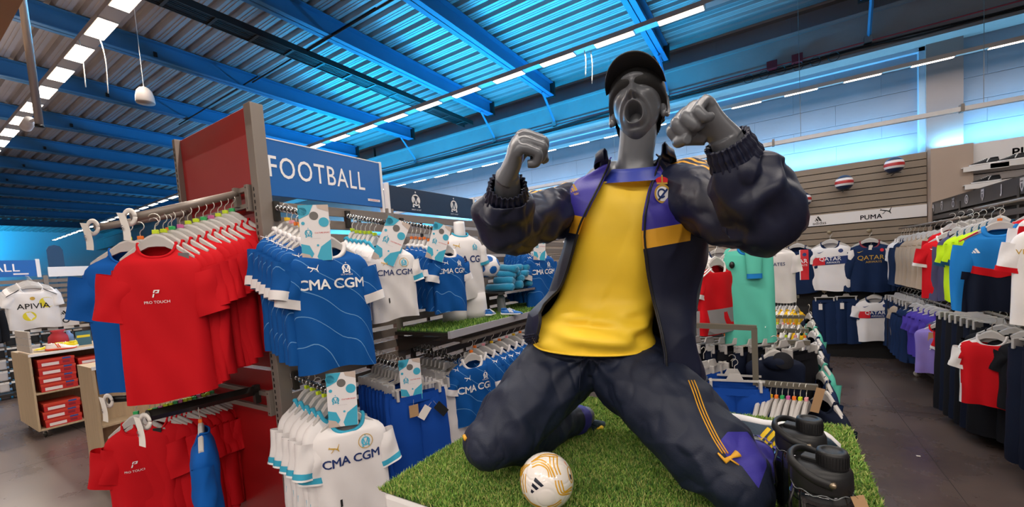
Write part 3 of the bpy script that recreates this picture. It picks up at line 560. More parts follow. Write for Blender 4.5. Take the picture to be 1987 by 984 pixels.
def waterfall(base, tip, label, m=None, n=12): t = arm(base, tip, m or darksteel, label, .011, 'waterfall arms of the long side'); ticks(t, base, tip, n, .0165); return t
FACE = PI/2                                                                   # rotation that turns a garment's front towards +x
def side_group(front, masters, n, Y, z, xf, xb, yaw, zb, lab, grp, s=1.0, base=None):
    place(front, (xf, Y, z), yaw, s); 
    if n: row(masters, n, (xf-.11, Y-.004, z+.03), (xb, Y+.01, zb), yaw+.62, lab, grp, s, .05)
# upper arms
waterfall((-2.19,1.225,2.0), (-1.80,1.235,1.90), 'notched waterfall arm carrying the large blue jerseys'); waterfall((-2.19,1.655,1.985), (-1.82,1.60,1.90), 'notched waterfall arm carrying the white kids jerseys'); waterfall((-2.19,2.09,1.97), (-1.82,2.07,1.88), 'notched waterfall arm carrying the small blue kids jerseys')
ob, _ = om_blue('large front blue jersey with white sponsor lettering under a sky blue card', seed=31, w=.36, h=.60, group='large blue jerseys'); obm = [om_blue('x', seed=32+i, front=False, mk=MC[i*2 % 6], w=.36, h=.60)[0] for i in range(3)]
side_group(ob, obm, 6, 1.235, 1.775, -1.80, -2.13, FACE-.48, 1.88, lambda i: 'large blue jersey, %s behind the front one beside the red T-shirts' % ORD[i], 'large blue jerseys')
kw, _ = om_white('front white kids jersey with navy sponsor lettering on the upper arm', seed=41, kid=True, w=.27, h=.41, group='white kids jerseys'); kwm = [om_white('x', seed=42+i, kid=True, front=False, w=.27, h=.41)[0] for i in range(3)]
side_group(kw, kwm, 6, 1.62, 1.77, -1.80, -2.12, FACE-.40, 1.84, lambda i: 'white kids jersey, %s behind the front one on the upper arm' % ORD[i], 'white kids jerseys', 1.0)
kb, _ = om_blue('front small blue kids jersey beside the headless white torso', seed=51, kid=True, w=.25, h=.40, group='blue kids jerseys'); kbm = [om_blue('x', seed=52+i, kid=True, front=False, w=.25, h=.40)[0] for i in range(2)]
side_group(kb, kbm, 6, 2.10, 1.745, -1.80, -2.12, FACE-.30, 1.81, lambda i: 'small blue kids jersey, %s behind the front one by the white torso' % ORD[i], 'blue kids jerseys', 1.02)
gb, _ = om_blue('front blue jersey hanging right of the blue and white football', seed=55, w=.34, h=.50, group='blue jerseys right of the football'); side_group(gb, obm, 7, 3.36, 1.73, -1.80, -2.10, FACE-.35, 1.79, lambda i: 'blue jersey right of the football, %s behind the front one' % ORD[i], 'blue jerseys right of the football', .80); gb.scale = (1,1,1)
waterfall((-2.19,3.40,1.95), (-1.82,3.36,1.87), 'notched waterfall arm carrying the blue jerseys right of the football')
info_card(U(612,452,1.93), FACE-.75, 'upright sky blue patterned card on the arm of the large blue jerseys', .95); info_card(U(759,468,2.26), FACE-.62, 'tilted sky blue patterned card above the front white kids jersey', .92, .45); info_card(U(851,470,2.62), FACE-.5, 'tilted sky blue patterned card above the small blue kids jersey', .86, .35)
info_card(U(1047,478,3.68), FACE-.5, 'sky blue patterned card half hidden under the mannequin sleeve', .9, .1)
# headless white torso
t = thing('torso_form', 'headless white torso form wearing a white football kit', 'mannequin', (-2.0, 2.49, 1.23), FACE-.45); gt = Garment(.35, .50, d=.075, neck=.06, dip=.03, seed=61, fold=.004); e_ = MB()
tt = thing('kit_jersey', None, None, (0,0,.66)); tt.parent = t; gt.body(F['white'], tt, 'fabric_body'); gt.collar(F['sky'], tt, .007); gt.band(F['sky'], tt, .02); gt.decal(text2d('CMA CGM', .07, .004, spacing=.9), .02, -.20, 'lettering', navl, tt); gt.decal(CAT, -.07, -.10, 'emblem', goldl, tt, .05); gt.decal(MONO, .08, -.11, 'crest', skyl, tt, .05)
MB().lathe([(.0,.60),(.048,.60),(.044,.66),(.042,.72),(.040,.745),(.0,.752)], 24).build('neck_stump', mat('torso_white', 'ece8e8', .45), t, True)
b = MB()
for sg in (-1, 1): b.rings([[(sg*.09+(.085+.012*u)*math.cos(a), -.07*math.sin(a), .20-u*.20) for a in np.arange(20)/20*2*PI] for u in (0, .35, .7, 1)])
b.build('kit_shorts', F['white'], t, True)
# turf shelf with kids boots, bottle, fleece roll pile, ball
turfm = mat('artificial_turf_base', '2c4a1c', .9, 0, 60, .3)
def blades(name, x0, x1, y0, y1, z, n, h, w, parent, mats, seed=1, lean=.5, edge=0):
    r = np.random.RandomState(seed); x = r.uniform(x0, x1, n); y = r.uniform(y0, y1, n); a = r.rand(n)*2*PI; H = h*(.6+.6*r.rand(n)); ln = lean*h*(r.rand(n)*1.2); d = r.rand(n)*2*PI
    cx, cy = np.cos(a)*w/2, np.sin(a)*w/2; dx, dy = np.cos(d)*ln, np.sin(d)*ln
    V = np.empty((n, 5, 3)); V[:,0] = np.c_[x-cx, y-cy, np.full(n, z)]; V[:,1] = np.c_[x+cx, y+cy, np.full(n, z)]; V[:,2] = np.c_[x+cx*.8+dx*.35, y+cy*.8+dy*.35, z+H*.6]; V[:,3] = np.c_[x-cx*.8+dx*.35, y-cy*.8+dy*.35, z+H*.6]; V[:,4] = np.c_[x+dx, y+dy, z+H]
    k = np.arange(n)[:, None]*5; loops = np.concatenate([k+[0,1,2,3], k+[3,2,4]], 1).reshape(-1); me = bpy.data.meshes.new(name)
    me.vertices.add(n*5); me.vertices.foreach_set('co', V.reshape(-1)); me.loops.add(len(loops)); me.loops.foreach_set('vertex_index', loops.astype(np.int32)); me.polygons.add(n*2)
    st = (np.arange(n)[:, None]*7+[0, 4]).reshape(-1); me.polygons.foreach_set('loop_start', st.astype(np.int32)); me.polygons.foreach_set('loop_total', np.tile([4, 3], n).astype(np.int32))
    for m in mats: me.materials.append(m)
    me.polygons.foreach_set('material_index', np.repeat(r.randint(0, len(mats), n), 2).astype(np.int32)); me.update(calc_edges=True); me.validate()
    o = bpy.data.objects.new(name, me); COL.objects.link(o); o['kind'] = 'stuff'
    if parent: o.parent = parent
    return o
gm = [mat('grass_blade_mid', '6c983a', .6), mat('grass_blade_light', '98ba54', .6), mat('grass_blade_dark', '48742a', .6), mat('grass_blade_dry', 'b0b468', .6)]
t = thing('turf_shelf', 'shelf covered in green artificial turf below the headless white torso', 'shelf', (0,0,0)); MB().box((-2.19, 1.95, 1.205), (-1.72, 4.2, 1.225)).build('shelf_board', darksteel, t)
MB().box((-1.72, 1.95, 1.19), (-1.70, 4.2, 1.235)).build('front_edge', mat('shelf_edge', 'a2a0a8', .4), t); b = MB(); b.add([(-2.18,1.96,1.19),(-1.8,1.96,1.19),(-2.18,1.96,1.08),(-2.18,1.98,1.19),(-1.8,1.98,1.19),(-2.18,1.98,1.08)], [(0,1,2),(5,4,3),(0,3,4,1),(1,4,5,2)]); b.build('bracket', darksteel, t)
MB().box((-2.18, 1.96, 1.225), (-1.72, 4.2, 1.232)).build('turf_base', turfm, t); blades('grass_blades', -2.18, -1.71, 1.96, 4.0, 1.23, 9000, .022, .006, t, gm[:3], 3)
p = UX(947,517,-1.92); t = thing('football', 'blue and white football on a wire holder beside the torso form', 'ball', p)
def panel_ball(t, r, mats, rotm=None, seam=.02):
    b2 = MB(); phi = (1+5**.5)/2; ic = [Vector(v).normalized() for v in ((0,1,phi),(0,-1,phi),(0,1,-phi),(0,-1,-phi),(1,phi,0),(-1,phi,0),(1,-phi,0),(-1,-phi,0),(phi,0,1),(-phi,0,1),(phi,0,-1),(-phi,0,-1))]
    n, k = 150, 100; V = []; Fc = []; mi = []
    for i in range(k+1):
        p_ = PI*i/k
        for j in range(n): a = 2*PI*j/n; V.append((math.sin(p_)*math.cos(a), math.sin(p_)*math.sin(a), -math.cos(p_)))
    for i in range(k):
        for j in range(n):
            f = (i*n+j, i*n+(j+1) % n, (i+1)*n+(j+1) % n, (i+1)*n+j); Fc.append(f); c = (Vector(V[f[0]])+Vector(V[f[2]])).normalized(); m = max(c.dot(q) for q in ic); mi.append(1 if m > math.cos(.36) else 0)
    W = []
    for v in V:
        d = Vector(v); s_ = sorted((d.dot(q) for q in ic), reverse=True); g_ = abs(s_[0]-math.cos(.37)); s2 = abs(s_[0]-s_[1]) if s_[0] < math.cos(.37) else 1
        W.append(d*r*(1-seam*max(0, 1-min(g_/.02, 1))-seam*max(0, 1-s2/.03)*.7))
    b2.add(W, Fc, mi); o = b2.build('ball_skin', mats, t, True); 
    return o
panel_ball(t, .094, [mat('ball_white', 'ece8ea', .35), mat('ball_blue', '1460b0', .35)]).rotation_euler = (.3, .2, .6)
MB().tube([(.07*math.cos(a), .07*math.sin(a), -.085) for a in np.linspace(0, 2*PI, 18)], .004, 5).tube([(-.07,0,-.085),(-.27,0,-.085)], .004, 5).build('wire_holder', darksteel, t, True)
def make_shoe(name, label, L, upper, sole, stripe=None, group=None, laces=None, collar_m=None, stripes=3, two=None):
    """toe towards +x, sole down, origin at heel centre on the ground"""
    t = thing(name, label, 'shoe', group=group); n = 24; W = L*.185
    def wid(u): return W*np.interp(u, [0,.06,.2,.4,.6,.78,.92,1], [.45,.72,.80,.74,.92,1.0,.72,.18])
    def top(u): return L*np.interp(u, [0,.05,.15,.27,.38,.5,.7,.88,1], [.26,.30,.29,.27,.30,.25,.17,.125,.06])
    us = np.linspace(0, 1, 30)
    b = MB(); R = []
    for u in us:
        w = wid(u); lift = L*.02*max(0, (u-.75)/.25)**2+L*.012*max(0, (.1-u)/.1); h = L*np.interp(u, [0,.3,.7,1], [.105,.09,.07,.055]); tt = np.arange(n)/n*2*PI
        R.append([(u*L, (w*1.08)*np.sign(math.cos(a))*abs(math.cos(a))**.7, lift+h/2+h/2*np.sign(math.sin(a))*abs(math.sin(a))**.35) for a in tt])
    b.rings(R); b.build('sole', sole, t, True)
    b = MB(); R = []
    for u in us:
        w = wid(u)*.98; z0 = L*.07; zt = top(u); tt = np.arange(n)/n*2*PI; R.append([(u*L*.985+.004, w*math.cos(a)*(1 if math.sin(a) < 0 else (1-.42*math.sin(a)**2*(1-u*.4))), z0+(zt-z0)*max(0, math.sin(a))**.75-(.01 if math.sin(a) < 0 else 0)) for a in tt])
    b.rings(R); b.build('upper', upper, t, True)
    if stripe:
        for k in range(stripes):
            for sg in (-1, 1):
                P = []
                for q in np.linspace(0, 1, 5):
                    u = .46+k*.075-q*.13; zt = top(u); w = wid(u); a = q*1.05+.12; P.append((u*L, sg*(w*math.cos(a)*(1-.42*math.sin(a)**2*(1-u*.4))+.0022), L*.07+(zt-L*.07)*math.sin(a)**.75+.001))
                MB().tube(P, L*.020, 4, flat=.25, upv=(0,1,0)).build('side_stripe', stripe, t)
    if laces:
        for k in range(5):
            u = .40+k*.06; zt = top(u); w = wid(u)*.42; MB().tube([(u*L, -w, zt-.01*L), (u*L+.01*L, 0, zt+.018*L), (u*L, w, zt-.01*L)], L*.011, 5).build('lace', laces, t, True)
    c = MB(); c.tube([(L*(.155+.12*math.cos(a)), W*.50*math.sin(a), L*(.285-.0*math.cos(a))) for a in np.linspace(0, 2*PI, 20)], L*.022, 6); c.build('collar', collar_m or upper, t, True)
    if two: MB().sphere((L*.02, 0, L*.17), (L*.05, W*.55, L*.10), 14, 10).build('heel_patch', two, t, True)
    return t
kp = [UX(945,607,-1.86), UX(975,612,-1.80)]
s1 = make_shoe('kids_shoe', 'small blue and white kids boot standing upright on the turf shelf', .17, mat('boot_blue', '1768b8', .45), mat('boot_white', 'e6e6ea', .45), wl, 'pair of blue kids shoes', wl); place(s1, (kp[0][0], kp[0][1], 1.245), 1.9, 1, ry=0)
s2 = make_shoe('kids_shoe', 'small blue and white kids boot lying flat with stripes on the turf shelf', .17, mat('boot_blue'), mat('boot_white'), wl, 'pair of blue kids shoes', wl); place(s2, (kp[1][0], kp[1][1]-.02, 1.245), .35)
p = UX(973,592,-1.95); t = thing('clear_bottle', 'clear drinks bottle behind the kids shoes on the turf shelf', 'bottle', (p[0], p[1], 1.235)); MB().lathe([(.0,0),(.034,0),(.036,.01),(.036,.12),(.028,.14),(.02,.15),(0,.15)], 20).build('bottle_body', mat('clear_plastic', 'b8c0c4', .15, trans=.6), t, True); MB().lathe([(0,.15),(.02,.15),(.02,.17),(.010,.172),(.008,.19),(0,.192)], 16).build('cap', mat('cap_white', 'dcdcdc', .4), t, True)
tq = mat('turquoise_fleece', '0c86b0', .85, bump=.4, bump_s=90, sheen=.4); grp = 'rolled turquoise fleece items in the pile'; o0 = None; t = thing('wire_shelf', 'thin wire shelf under the turquoise rolls', 'shelf', (0,0,0)); MB().box((-2.19, 2.75, 1.405), (-1.80, 3.75, 1.415)).build('shelf_board', darksteel, t)
MB().box((-1.80, 2.75, 1.40), (-1.795, 3.75, 1.42)).build('front_edge', chrome, t)
k = 0
for lev, nn in enumerate((8, 7, 6, 4)):
    for j in range(nn):
        pos = (-1.90-.03*(j % 2), 2.84+j*.098+lev*.05+random.uniform(-.012,.012), 1.415+.035+lev*.05)
        lab = 'rolled turquoise fleece, %s from the left in the %s layer of the pile' % (ORD[j], ('bottom', 'second', 'third', 'top')[lev])
        if o0 is None:
            o0 = thing('fleece_roll', lab, 'rolled fleece', pos, group=grp); bb = MB(); bb.rings([[(x, (.036+.003*math.sin(x*60+a*3))*math.cos(a)*q, (.033+.003*math.sin(x*50))*math.sin(a)*q) for a in np.arange(14)/14*2*PI] for x, q in ((-.13,.6),(-.12,.95),(-.06,1),(0,.94),(.06,1.02),(.12,.95),(.13,.6))]); bb.build('roll', tq, o0, True)
            MB().tube([(.131, .018*math.cos(a)*(1-a/14), .018*math.sin(a)*(1-a/14)) for a in np.linspace(0, 11, 24)], .004, 5).build('roll_edge', tq, o0, True)
        else: c = copy_tree(o0); c.location = pos; c.rotation_euler = (random.uniform(-.3,.3), random.uniform(-.15,.15), random.uniform(-.7,.7)); c.scale = (random.uniform(.6,.8), random.uniform(.85,1.1), random.uniform(.85,1.1)); c['label'] = lab
# lower arms of the long side
waterfall((-2.19,1.235,1.10), (-1.80,1.235,1.03), 'notched dark arm carrying the lower white jerseys'); wj, _ = om_white('front white jersey with navy sponsor lettering low beside the turf plinth', seed=71, w=.36, h=.58, group='lower white jerseys'); wjm = [om_white('x', seed=72+i, front=False, w=.36, h=.58)[0] for i in range(2)]
side_group(wj, wjm, 5, 1.245, .935, -1.79, -2.12, FACE-.50, .995, lambda i: 'lower white jersey, %s behind the front one next to the red end panel' % ORD[i], 'lower white jerseys', 1.0)
info_card(U(664,775,2.0), FACE-.72, 'sky blue patterned card above the lower white jersey', .97, .03); info_card(U(797,737,2.42), FACE-.62, 'sky blue patterned card above the royal blue shorts', .90)
waterfall((-2.19,1.72,1.10), (-1.80,1.72,1.04), 'notched dark arm carrying the royal blue shorts'); waterfall((-2.19,2.10,1.08), (-1.80,2.10,1.03), 'notched dark arm carrying the white shorts')
sb = shorts('front royal blue shorts with card tags on the lower arm', 'shorts', 81, .34, .50, 'royal blue shorts'); sbm = [shorts('x', 'shorts', 82+i, .34, .50) for i in range(2)]
side_group(sb, sbm, 9, 1.735, .905, -1.80, -2.16, FACE-.40, .96, lambda i: 'royal blue shorts, %s behind the tagged front pair' % ORD[i], 'royal blue shorts', 1.0)
swing_tag(sb, None, -.05, -.05, .055, .07, kraft, .0, None, -.05); swing_tag(sb, None, .09, -.08, .05, .09, tagb, -.7, None, -.052); swing_tag(sb, None, .04, -.08, .05, .08, tagw, .7, None, -.048)
sw = shorts('front white shorts with round black security tag', 'white', 85, .28, .38, 'white shorts'); swm = [shorts('x', 'white', 86+i, .28, .38) for i in range(2)]
side_group(sw, swm, 7, 2.12, .88, -1.79, -2.14, FACE-.36, .93, lambda i: 'white shorts, %s behind the pair with the security tag' % ORD[i], 'white shorts', 1.0)
MB().sphere((.02,-.045,-.05), (.018,.008,.014), 12, 8).build('security_tag', black, sw, True)
bj, _ = om_blue('front blue jersey hanging under the long hanger rail by the mannequin knee', seed=91, w=.38, h=.46, group='blue jerseys under the turf shelf'); place(bj, UX(915,695,-1.75), FACE-.35, .95)
p0 = UX(905,672,-1.75); t = thing('hang_rail', 'long round grey rail below the turf shelf full of hangers', 'rail', (0,0,0)); MB().cyl((-1.78,2.15,1.135), (-1.78,4.0,1.135), .016, 14).build('tube', steel, t, True); MB().box((-2.19,2.2,1.12),(-1.78,2.23,1.15)).box((-2.19,3.9,1.12),(-1.78,3.93,1.15)).build('bracket', steel, t)
obs = [om_blue('x', seed=95+i, front=False, mk=MC[i*2], w=.40, h=.48)[0] for i in range(3)]
row(obs, 15, (-1.79,2.30,1.02), (-1.79,3.75,1.02), .30, lambda i: 'blue jersey on the rail under the turf shelf, %s from the left' % ORD[i], 'blue jerseys under the turf shelf', .95, .12)
for t in obm+kwm+kbm+wjm+sbm+swm+obs: drop(t)
# ---------------------------------------------------------------- far wall garments
def wall_hook(p, l):
    t = thing('wall_hook', l, 'hook', p, group='display hooks on the slat wall'); MB().cyl((0,0,0),(0,.14,.0),.006,8).build('prong', steel, t, True); MB().lathe([(0,-.003),(.03,-.003),(.03,.003),(0,.003)], 18).build('end_disc', mat('hook_disc','8c7f68',.4,.4), t, True, T=Matrix.Translation((0,0,.0)) @ Matrix.Rotation(PI/2, 4, 'X')); return t
def gk(kind, label, seed, group, w=.50, h=.70):
    t = thing('jersey', label, 'jersey', group=group)
    if kind == 'stripe':
        g = Garment(w, h, seed=seed); g.body(F['psg'], t); g.collar(F['psg'], t); g.band(F['psg'], t); hanger(t, w*.8, None)
        b = MB(); R = [[(x, float(g.front(np.array([x]), np.array([z]))[0])-.003, z) for x in np.linspace(.03+.0*z, .135, 6)] for z in np.linspace(-.50, -.06, 20)]; b.rings(R, closed=False, cap=False); b.build('centre_stripe', redl, t, True)
        b = MB(); R = [[(x, float(g.front(np.array([x]), np.array([z]))[0])-.004, z) for x in (.022, .034)] for z in np.linspace(-.5, -.06, 14)]; b.rings(R, closed=False, cap=False); b.build('stripe_edge', wl, t, True)
        g.decal(text2d('QATAR', .085, .006), -.02, -.23, 'lettering', wl, t); g.decal(text2d('AIRWAYS', .04, .003), .03, -.285, 'lettering', wl, t); g.decal(disc2d(.026), .085, -.13, 'crest', navl, t); g.decal(moved(SWOOSH, 0, 0), -.13, -.15, 'emblem', redl, t, .09)
        swing_tag(t, g, .17, -.22)
    elif kind == 'band':
        g = Garment(w, h, seed=seed); g.body(F['white'], t); g.collar(F['psg'], t, .009); g.band(F['psg'], t, .02); hanger(t, w*.8, None)
        for nm, x0, x1, m in (('band_red', -.235, -.06, redl), ('band_navy', -.06, .235, navl)):
            b = MB(); R = [[(x, float(g.front(np.array([x]), np.array([z]))[0])-.003, z+.04*x) for x in np.linspace(x0, x1, 10)] for z in np.linspace(-.32, -.21, 5)]; R = [[(q_[0], q_[1]-.004, q_[2]) for q_ in r_] for r_ in R]; b.rings(R, closed=False, cap=False); b.build(nm, m, t, True)
        g.decal(text2d('QATAR', .075, .006), .0, -.243, 'lettering', wl, t, eps=.010); g.decal(text2d('AIRWAYS', .036, .003), .03, -.292, 'lettering', wl, t, eps=.010); g.decal(disc2d(.028), .12, -.13, 'crest', navl, t); g.decal(SWOOSH, -.11, -.14, 'emblem', navl, t, .08)
    elif kind == 'long':
        g = Garment(w, h, seed=seed, sl='long'); g.body(F['psg'], t); g.collar(mat('maroon_collar', '7a1c30', .6), t, .010); hanger(t, w*.8, None)
        g.decal(text2d('QATAR', .085, .006), 0, -.23, 'lettering', goldl, t); g.decal(text2d('AIRWAYS', .04, .003), .03, -.285, 'lettering', goldl, t); g.decal(disc2d(.022), .12, -.13, 'crest', redl, t); g.decal(SWOOSH, -.11, -.14, 'emblem', goldl, t, .07); swing_tag(t, g, .0, -.06, bar=None)
    return t
YW = 7.40
for kind, q, l, sd, up_ in (('stripe', (1546,478), 'dark blue jersey with a red and white centre stripe on the slat wall', 101, 1), ('band', (1610,470), 'white jersey with red and navy chest band, upper row of slat wall', 102, 1), ('long', (1687,468), 'long-sleeved navy jersey with gold chest lettering on the slat wall', 103, 1), ('band', (1696,577), 'white jersey with red and navy chest band, lower row of slat wall', 104, 0)):
    p = UY(q[0], q[1], YW); s_ = .98 if up_ else .86; place(gk(kind, l, sd, 'jerseys on the slat wall'), p, random.uniform(-.08,.08), s_)
    wall_hook(p+np.array((0,.0,.14*s_)), 'round-ended hook above the '+l[:l.find(' jersey')]+' jersey, %s row' % ('upper' if up_ else 'lower'))
    k_ = gk(kind, l.replace('jersey', 'jersey hidden right behind its twin,', 1)[:90], sd+20, 'jerseys on the slat wall'); place(k_, p+np.array((.015,.05,.004)), .05, s_)
    k_['label'] = {'stripe':'dark blue jersey hanging right behind the red-striped one on the wall','band':'white jersey hanging right behind the banded one in the %s row' % ('upper' if up_ else 'lower'),'long':'navy long-sleeved jersey hanging right behind the gold-lettered one'}[kind]
for q, l, sd in (((1600,582), 'navy football shorts with white tag, left of the two on the slat wall', 111), ((1642,580), 'navy football shorts with two white tags, right of the two on the slat wall', 112)):
    p = UY(q[0], q[1], YW); t = shorts(l, 'psg', sd, .32, .72, 'navy shorts on the slat wall'); place(t, p, 0, .86); swing_tag(t, None, -.06, -.06, .05, .10, tagw, 0, None, -.05); wall_hook(p+np.array((0,0,.13)), 'round-ended hook above the '+('left' if sd == 111 else 'right')+' navy shorts')
p = UY(1497, 500, 7.2); t = thing('jersey', 'white jersey hanging between the mint jersey and the striped one', 'jersey', p, .2); gg = Garment(.46, .62, seed=120); gg.body(F['white'], t); gg.collar(F['white'], t); hanger(t, .38, None); gg.decal(text2d('EMIRATES', .05, .003), 0, -.2, 'lettering', navl, t); place(t, UY(1497,478,4.62), .2, .85)
p = UY(1394, 488, 6.6); t = thing('jersey', 'white jersey with navy collar hanging behind the red training top', 'jersey', p, .2); gg = Garment(.46, .62, seed=121); gg.body(F['white'], t); gg.collar(F['psg'], t); hanger(t, .38, None); gg.decal(text2d('QATAR', .06, .003), 0, -.2, 'lettering', navl, t); place(t, UY(1394,488,4.62), .2, .85)
# white slat wall shelves and black shoes
for i, (q, l) in enumerate((((1897,318),'left'), ((1950,310),'right'), ((1900,352),'lower'))):
    p = UY(q[0]-18, q[1]+6, 7.40); t = thing('shoe_shelf', 'white acrylic shelf carrying the %s black shoe on the white slat wall' % l, 'shelf', (p[0]-.05, p[1], p[2])); MB().box((0,-.02,-.012),(.38,.18,0)).build('shelf_plate', white, t); MB().box((0,-.024,-.06),(.38,-.02,.0)).build('front_lip', white, t)
    s_ = make_shoe('black_shoe', '%s black and white flat shoe on the white slat wall' % l, .26, mat('shoe_black', '1c1c20', .6), shw_ if 0 else mat('shoe_sole_white', 'e4e2e4', .5), wl, 'black shoes on the white slat wall', wl, None, 1); place(s_, (p[0]+.27, p[1]+.05, p[2]+.002), PI+.1)
# ---------------------------------------------------------------- right gondola
g = thing('wall_gondola', 'long dark clothing gondola along the right side of the aisle', 'shelving', (1.75,5.5,0)); 
for Y in (2.6, 3.9, 5.2, 6.5, 7.4): MB().box((-.02,Y-5.5,0),(.03,Y-5.46,2.0)).build('upright', darksteel, g)
MB().box((.03,-3.2,0),(.05,1.9,1.98)).build('back_panel', mat('dark_back_panel','2a2624',.6), g)
z = 1.9; f_ = None
while z > .2:
    if f_ is None: f_ = MB().box((-.025,-3.2,-.05),(-.012,1.9,0)).build('slat', mat('dark_slat','4a4440',.5), g); f_.location = (0,0,z)
    else: same(f_, g, (0,0,z))
    z -= .085
MB().box((-.32,-3.0,.10),(.02,1.8,.14)).build('base_shelf', darksteel, g)
t = thing('crest_banner', 'long black banner board with white club crests along the right gondola', 'sign', (1.735, 5.2, 0)); MB().box((0,-3,1.925),(.02,2.3,2.075)).build('board', mat('banner_black','2c2a2c',.35), t)
RL_ = Matrix.Rotation(-PI/2, 4, 'Z'); SH = pl((-.3,.5),(.3,.5),(.3,-.1),(0,-.5),(-.3,-.1)); shn_in = ring2d(.10,.16)
crests = [join2d(moved(text2d('J', .9, .05), 0, 0)), SH, join2d(ring2d(.3,.42), disc2d(.2)), join2d(moved(ring2d(.2,.34), 0, -.1), moved(pl((-.3,.3),(-.3,.5),(0,.4),(.3,.5),(.3,.3)), 0, 0)), join2d(SH), join2d(disc2d(.42)), join2d(SH), join2d(moved(SH, 0, 0))]
crm = mat('crest_pale', 'b4aeb0', .5); crd = mat('crest_dark', '4a464a', .5)
for i, (px, py, c_) in enumerate(((1984,350,7),(1943,362,0),(1907,375,1),(1876,385,2),(1850,394,3),(1828,401,4),(1811,407,5),(1799,411,6))):
    p = UX(px, py, 1.735); T = Matrix.Translation((-.003, p[1]-5.2, 2.0)) @ RL_ @ Matrix.Scale(.115, 4); flat_mark('crest', crests[c_], crm, t, T)
    if c_ in (1,4,6,7): flat_mark('crest_detail', join2d(pl((-.2,.3),(.2,.3),(.2,.22),(-.2,.22)), moved(pl((-.12,.1),(.12,.1),(.12,-.15),(0,-.3),(-.12,-.15)),0,0)), crd, t, Matrix.Translation((-.0045, p[1]-5.2, 2.0)) @ RL_ @ Matrix.Scale(.115, 4))
def rail(p0, p1, l, grp='rails of the right gondola', r=.011):
    p0 = np.array(p0); t = thing('hanging_rail', l, 'rail', p0, group=grp); d = np.array(p1)-p0; MB().tube([(0,0,0), d], r, 12).build('tube', steel, t, True)
    for u_ in (.15, .85): MB().box(d*u_+(0,-.01,-.012), d*u_+(.28,.01,.01)).build('bracket', darksteel, t)
    return adopt(t, g)
rail((1.40,5.1,1.775),(1.40,7.35,1.775),'upper steel rail at the far end of the right gondola'); rail((1.42,2.9,1.83),(1.42,5.0,1.83),'upper steel rail at the near end of the right gondola')
rail((1.40,5.3,.955),(1.40,7.3,.955),'lower steel rail at the far end of the right gondola'); rail((1.38,3.1,1.02),(1.38,5.2,1.02),'lower steel rail at the near end of the right gondola')
for i, q in enumerate(((1895,832),(1838,770),(1780,725))):
    p = UZ(q[0], q[1], .035); t = thing('rack_caster', 'white swivel wheel under the right gondola, %s from the front' % ORD[i], 'wheel', (p[0], p[1], .035), group='wheels under the right gondola'); MB().cyl((0,-.012,0),(0,.012,0),.034,20).build('wheel', mat('caster_white','c8c0b4',.4), t, True); MB().box((-.006,-.02,0),(.03,-.015,.05)).box((-.006,.015,0),(.03,.02,.05)).box((-.006,-.02,.05),(.06,.02,.056)).build('fork', chrome, t); MB().box((.03,-.3,.056),(.3,.3,.075)).build('foot_bar', darksteel, t); adopt(t, g)
def plain(col, seed=0, sl='short', w=.36, h=.58, trim=None, mk=None, d=.045):
    t = thing({'long':'long_sleeved_top'}.get(sl, 'jersey'), 'x', 'top' if sl == 'long' else 'jersey'); gg = Garment(w, h, seed=seed, sl=sl, d=d); gg.body(F[col], t); gg.collar(F[trim or col], t)
    if trim and sl != 'none': gg.band(F[trim], t, .025)
    hanger(t, w*.8, mk); return t, gg
allm = []
def many(ms, n, p0, p1, yaw, lab, grp, s=1.0): row(ms, n, p0, p1, yaw, lab, grp, s, .08); allm.extend(ms)
G_ = 'clothes on the right gondola'
many([plain('white', 201, 'short')[0]], 2, (1.40,7.25,1.64), (1.40,7.12,1.64), -.95, lambda i: '%s white shirt at the far end of the upper right rail' % ORD[i], 'white shirts at the far end of the right gondola')
many([plain('navy', 202, 'long')[0]], 2, (1.40,7.0,1.64), (1.40,6.88,1.64), -.95, lambda i: '%s navy top between the white and beige tops on the right' % ORD[i], 'navy tops at the far end of the right gondola')
many([plain('beige', 203+i, 'long', h=.56)[0] for i in range(2)], 6, (1.40,6.70,1.645), (1.40,5.75,1.655), -1.0, lambda i: 'beige sweatshirt on the upper right rail, %s from the far end' % ORD[i], 'beige sweatshirts on the right gondola')
lf_, lg = plain('red', 210, trim='white', w=.38, h=.56); lf_['label'] = 'bright red jersey with white collar and cuffs facing the aisle on the right gondola'; lf_['group'] = 'red jerseys on the right gondola'; place(lf_, UX(1842,457,1.35), -.35); lg.decal(text2d('Standard', .032, .002), .06, -.2, 'lettering', wl, lf_); lg.decal(text2d('Chartered', .032, .002), .06, -.235, 'lettering', wl, lf_); lg.decal(join2d(moved(ring2d(.25,.4,16,.5,4.2),0,.25), moved(ring2d(.25,.4,16,3.6,7.3),.05,-.3)), -.05, -.22, 'emblem', wl, lf_, .07); lg.decal(SWOOSH, -.09, -.11, 'emblem', wl, lf_, .06); lg.decal(SH, .09, -.11, 'crest', wl, lf_, .05); swing_tag(lf_, lg, .17, -.2, m=kraft)
many([plain('red', 211, trim='white')[0]], 4, (1.42,5.52,1.70), (1.62,5.62,1.74), -.7, lambda i: 'red jersey hanging behind the facing red one, %s back' % ORD[i], 'red jerseys on the right gondola', 1.02)
many([plain('slate', 212, 'long', h=.62)[0]], 2, (1.36,5.16,1.66), (1.42,5.08,1.67), -1.15, lambda i: 'slate purple jacket between the red and neon jerseys, %s' % ORD[i], 'slate purple jackets')
nm_, ng = plain('neon', 213, trim='petrol', w=.38, h=.60); many([nm_, plain('neon', 214, trim='petrol', w=.38, h=.60)[0]], 5, (1.38,4.98,1.655), (1.42,4.55,1.70), -.95, lambda i: 'neon yellow jersey with dark cuffs on the right gondola, %s from the left' % ORD[i], 'neon yellow jerseys')
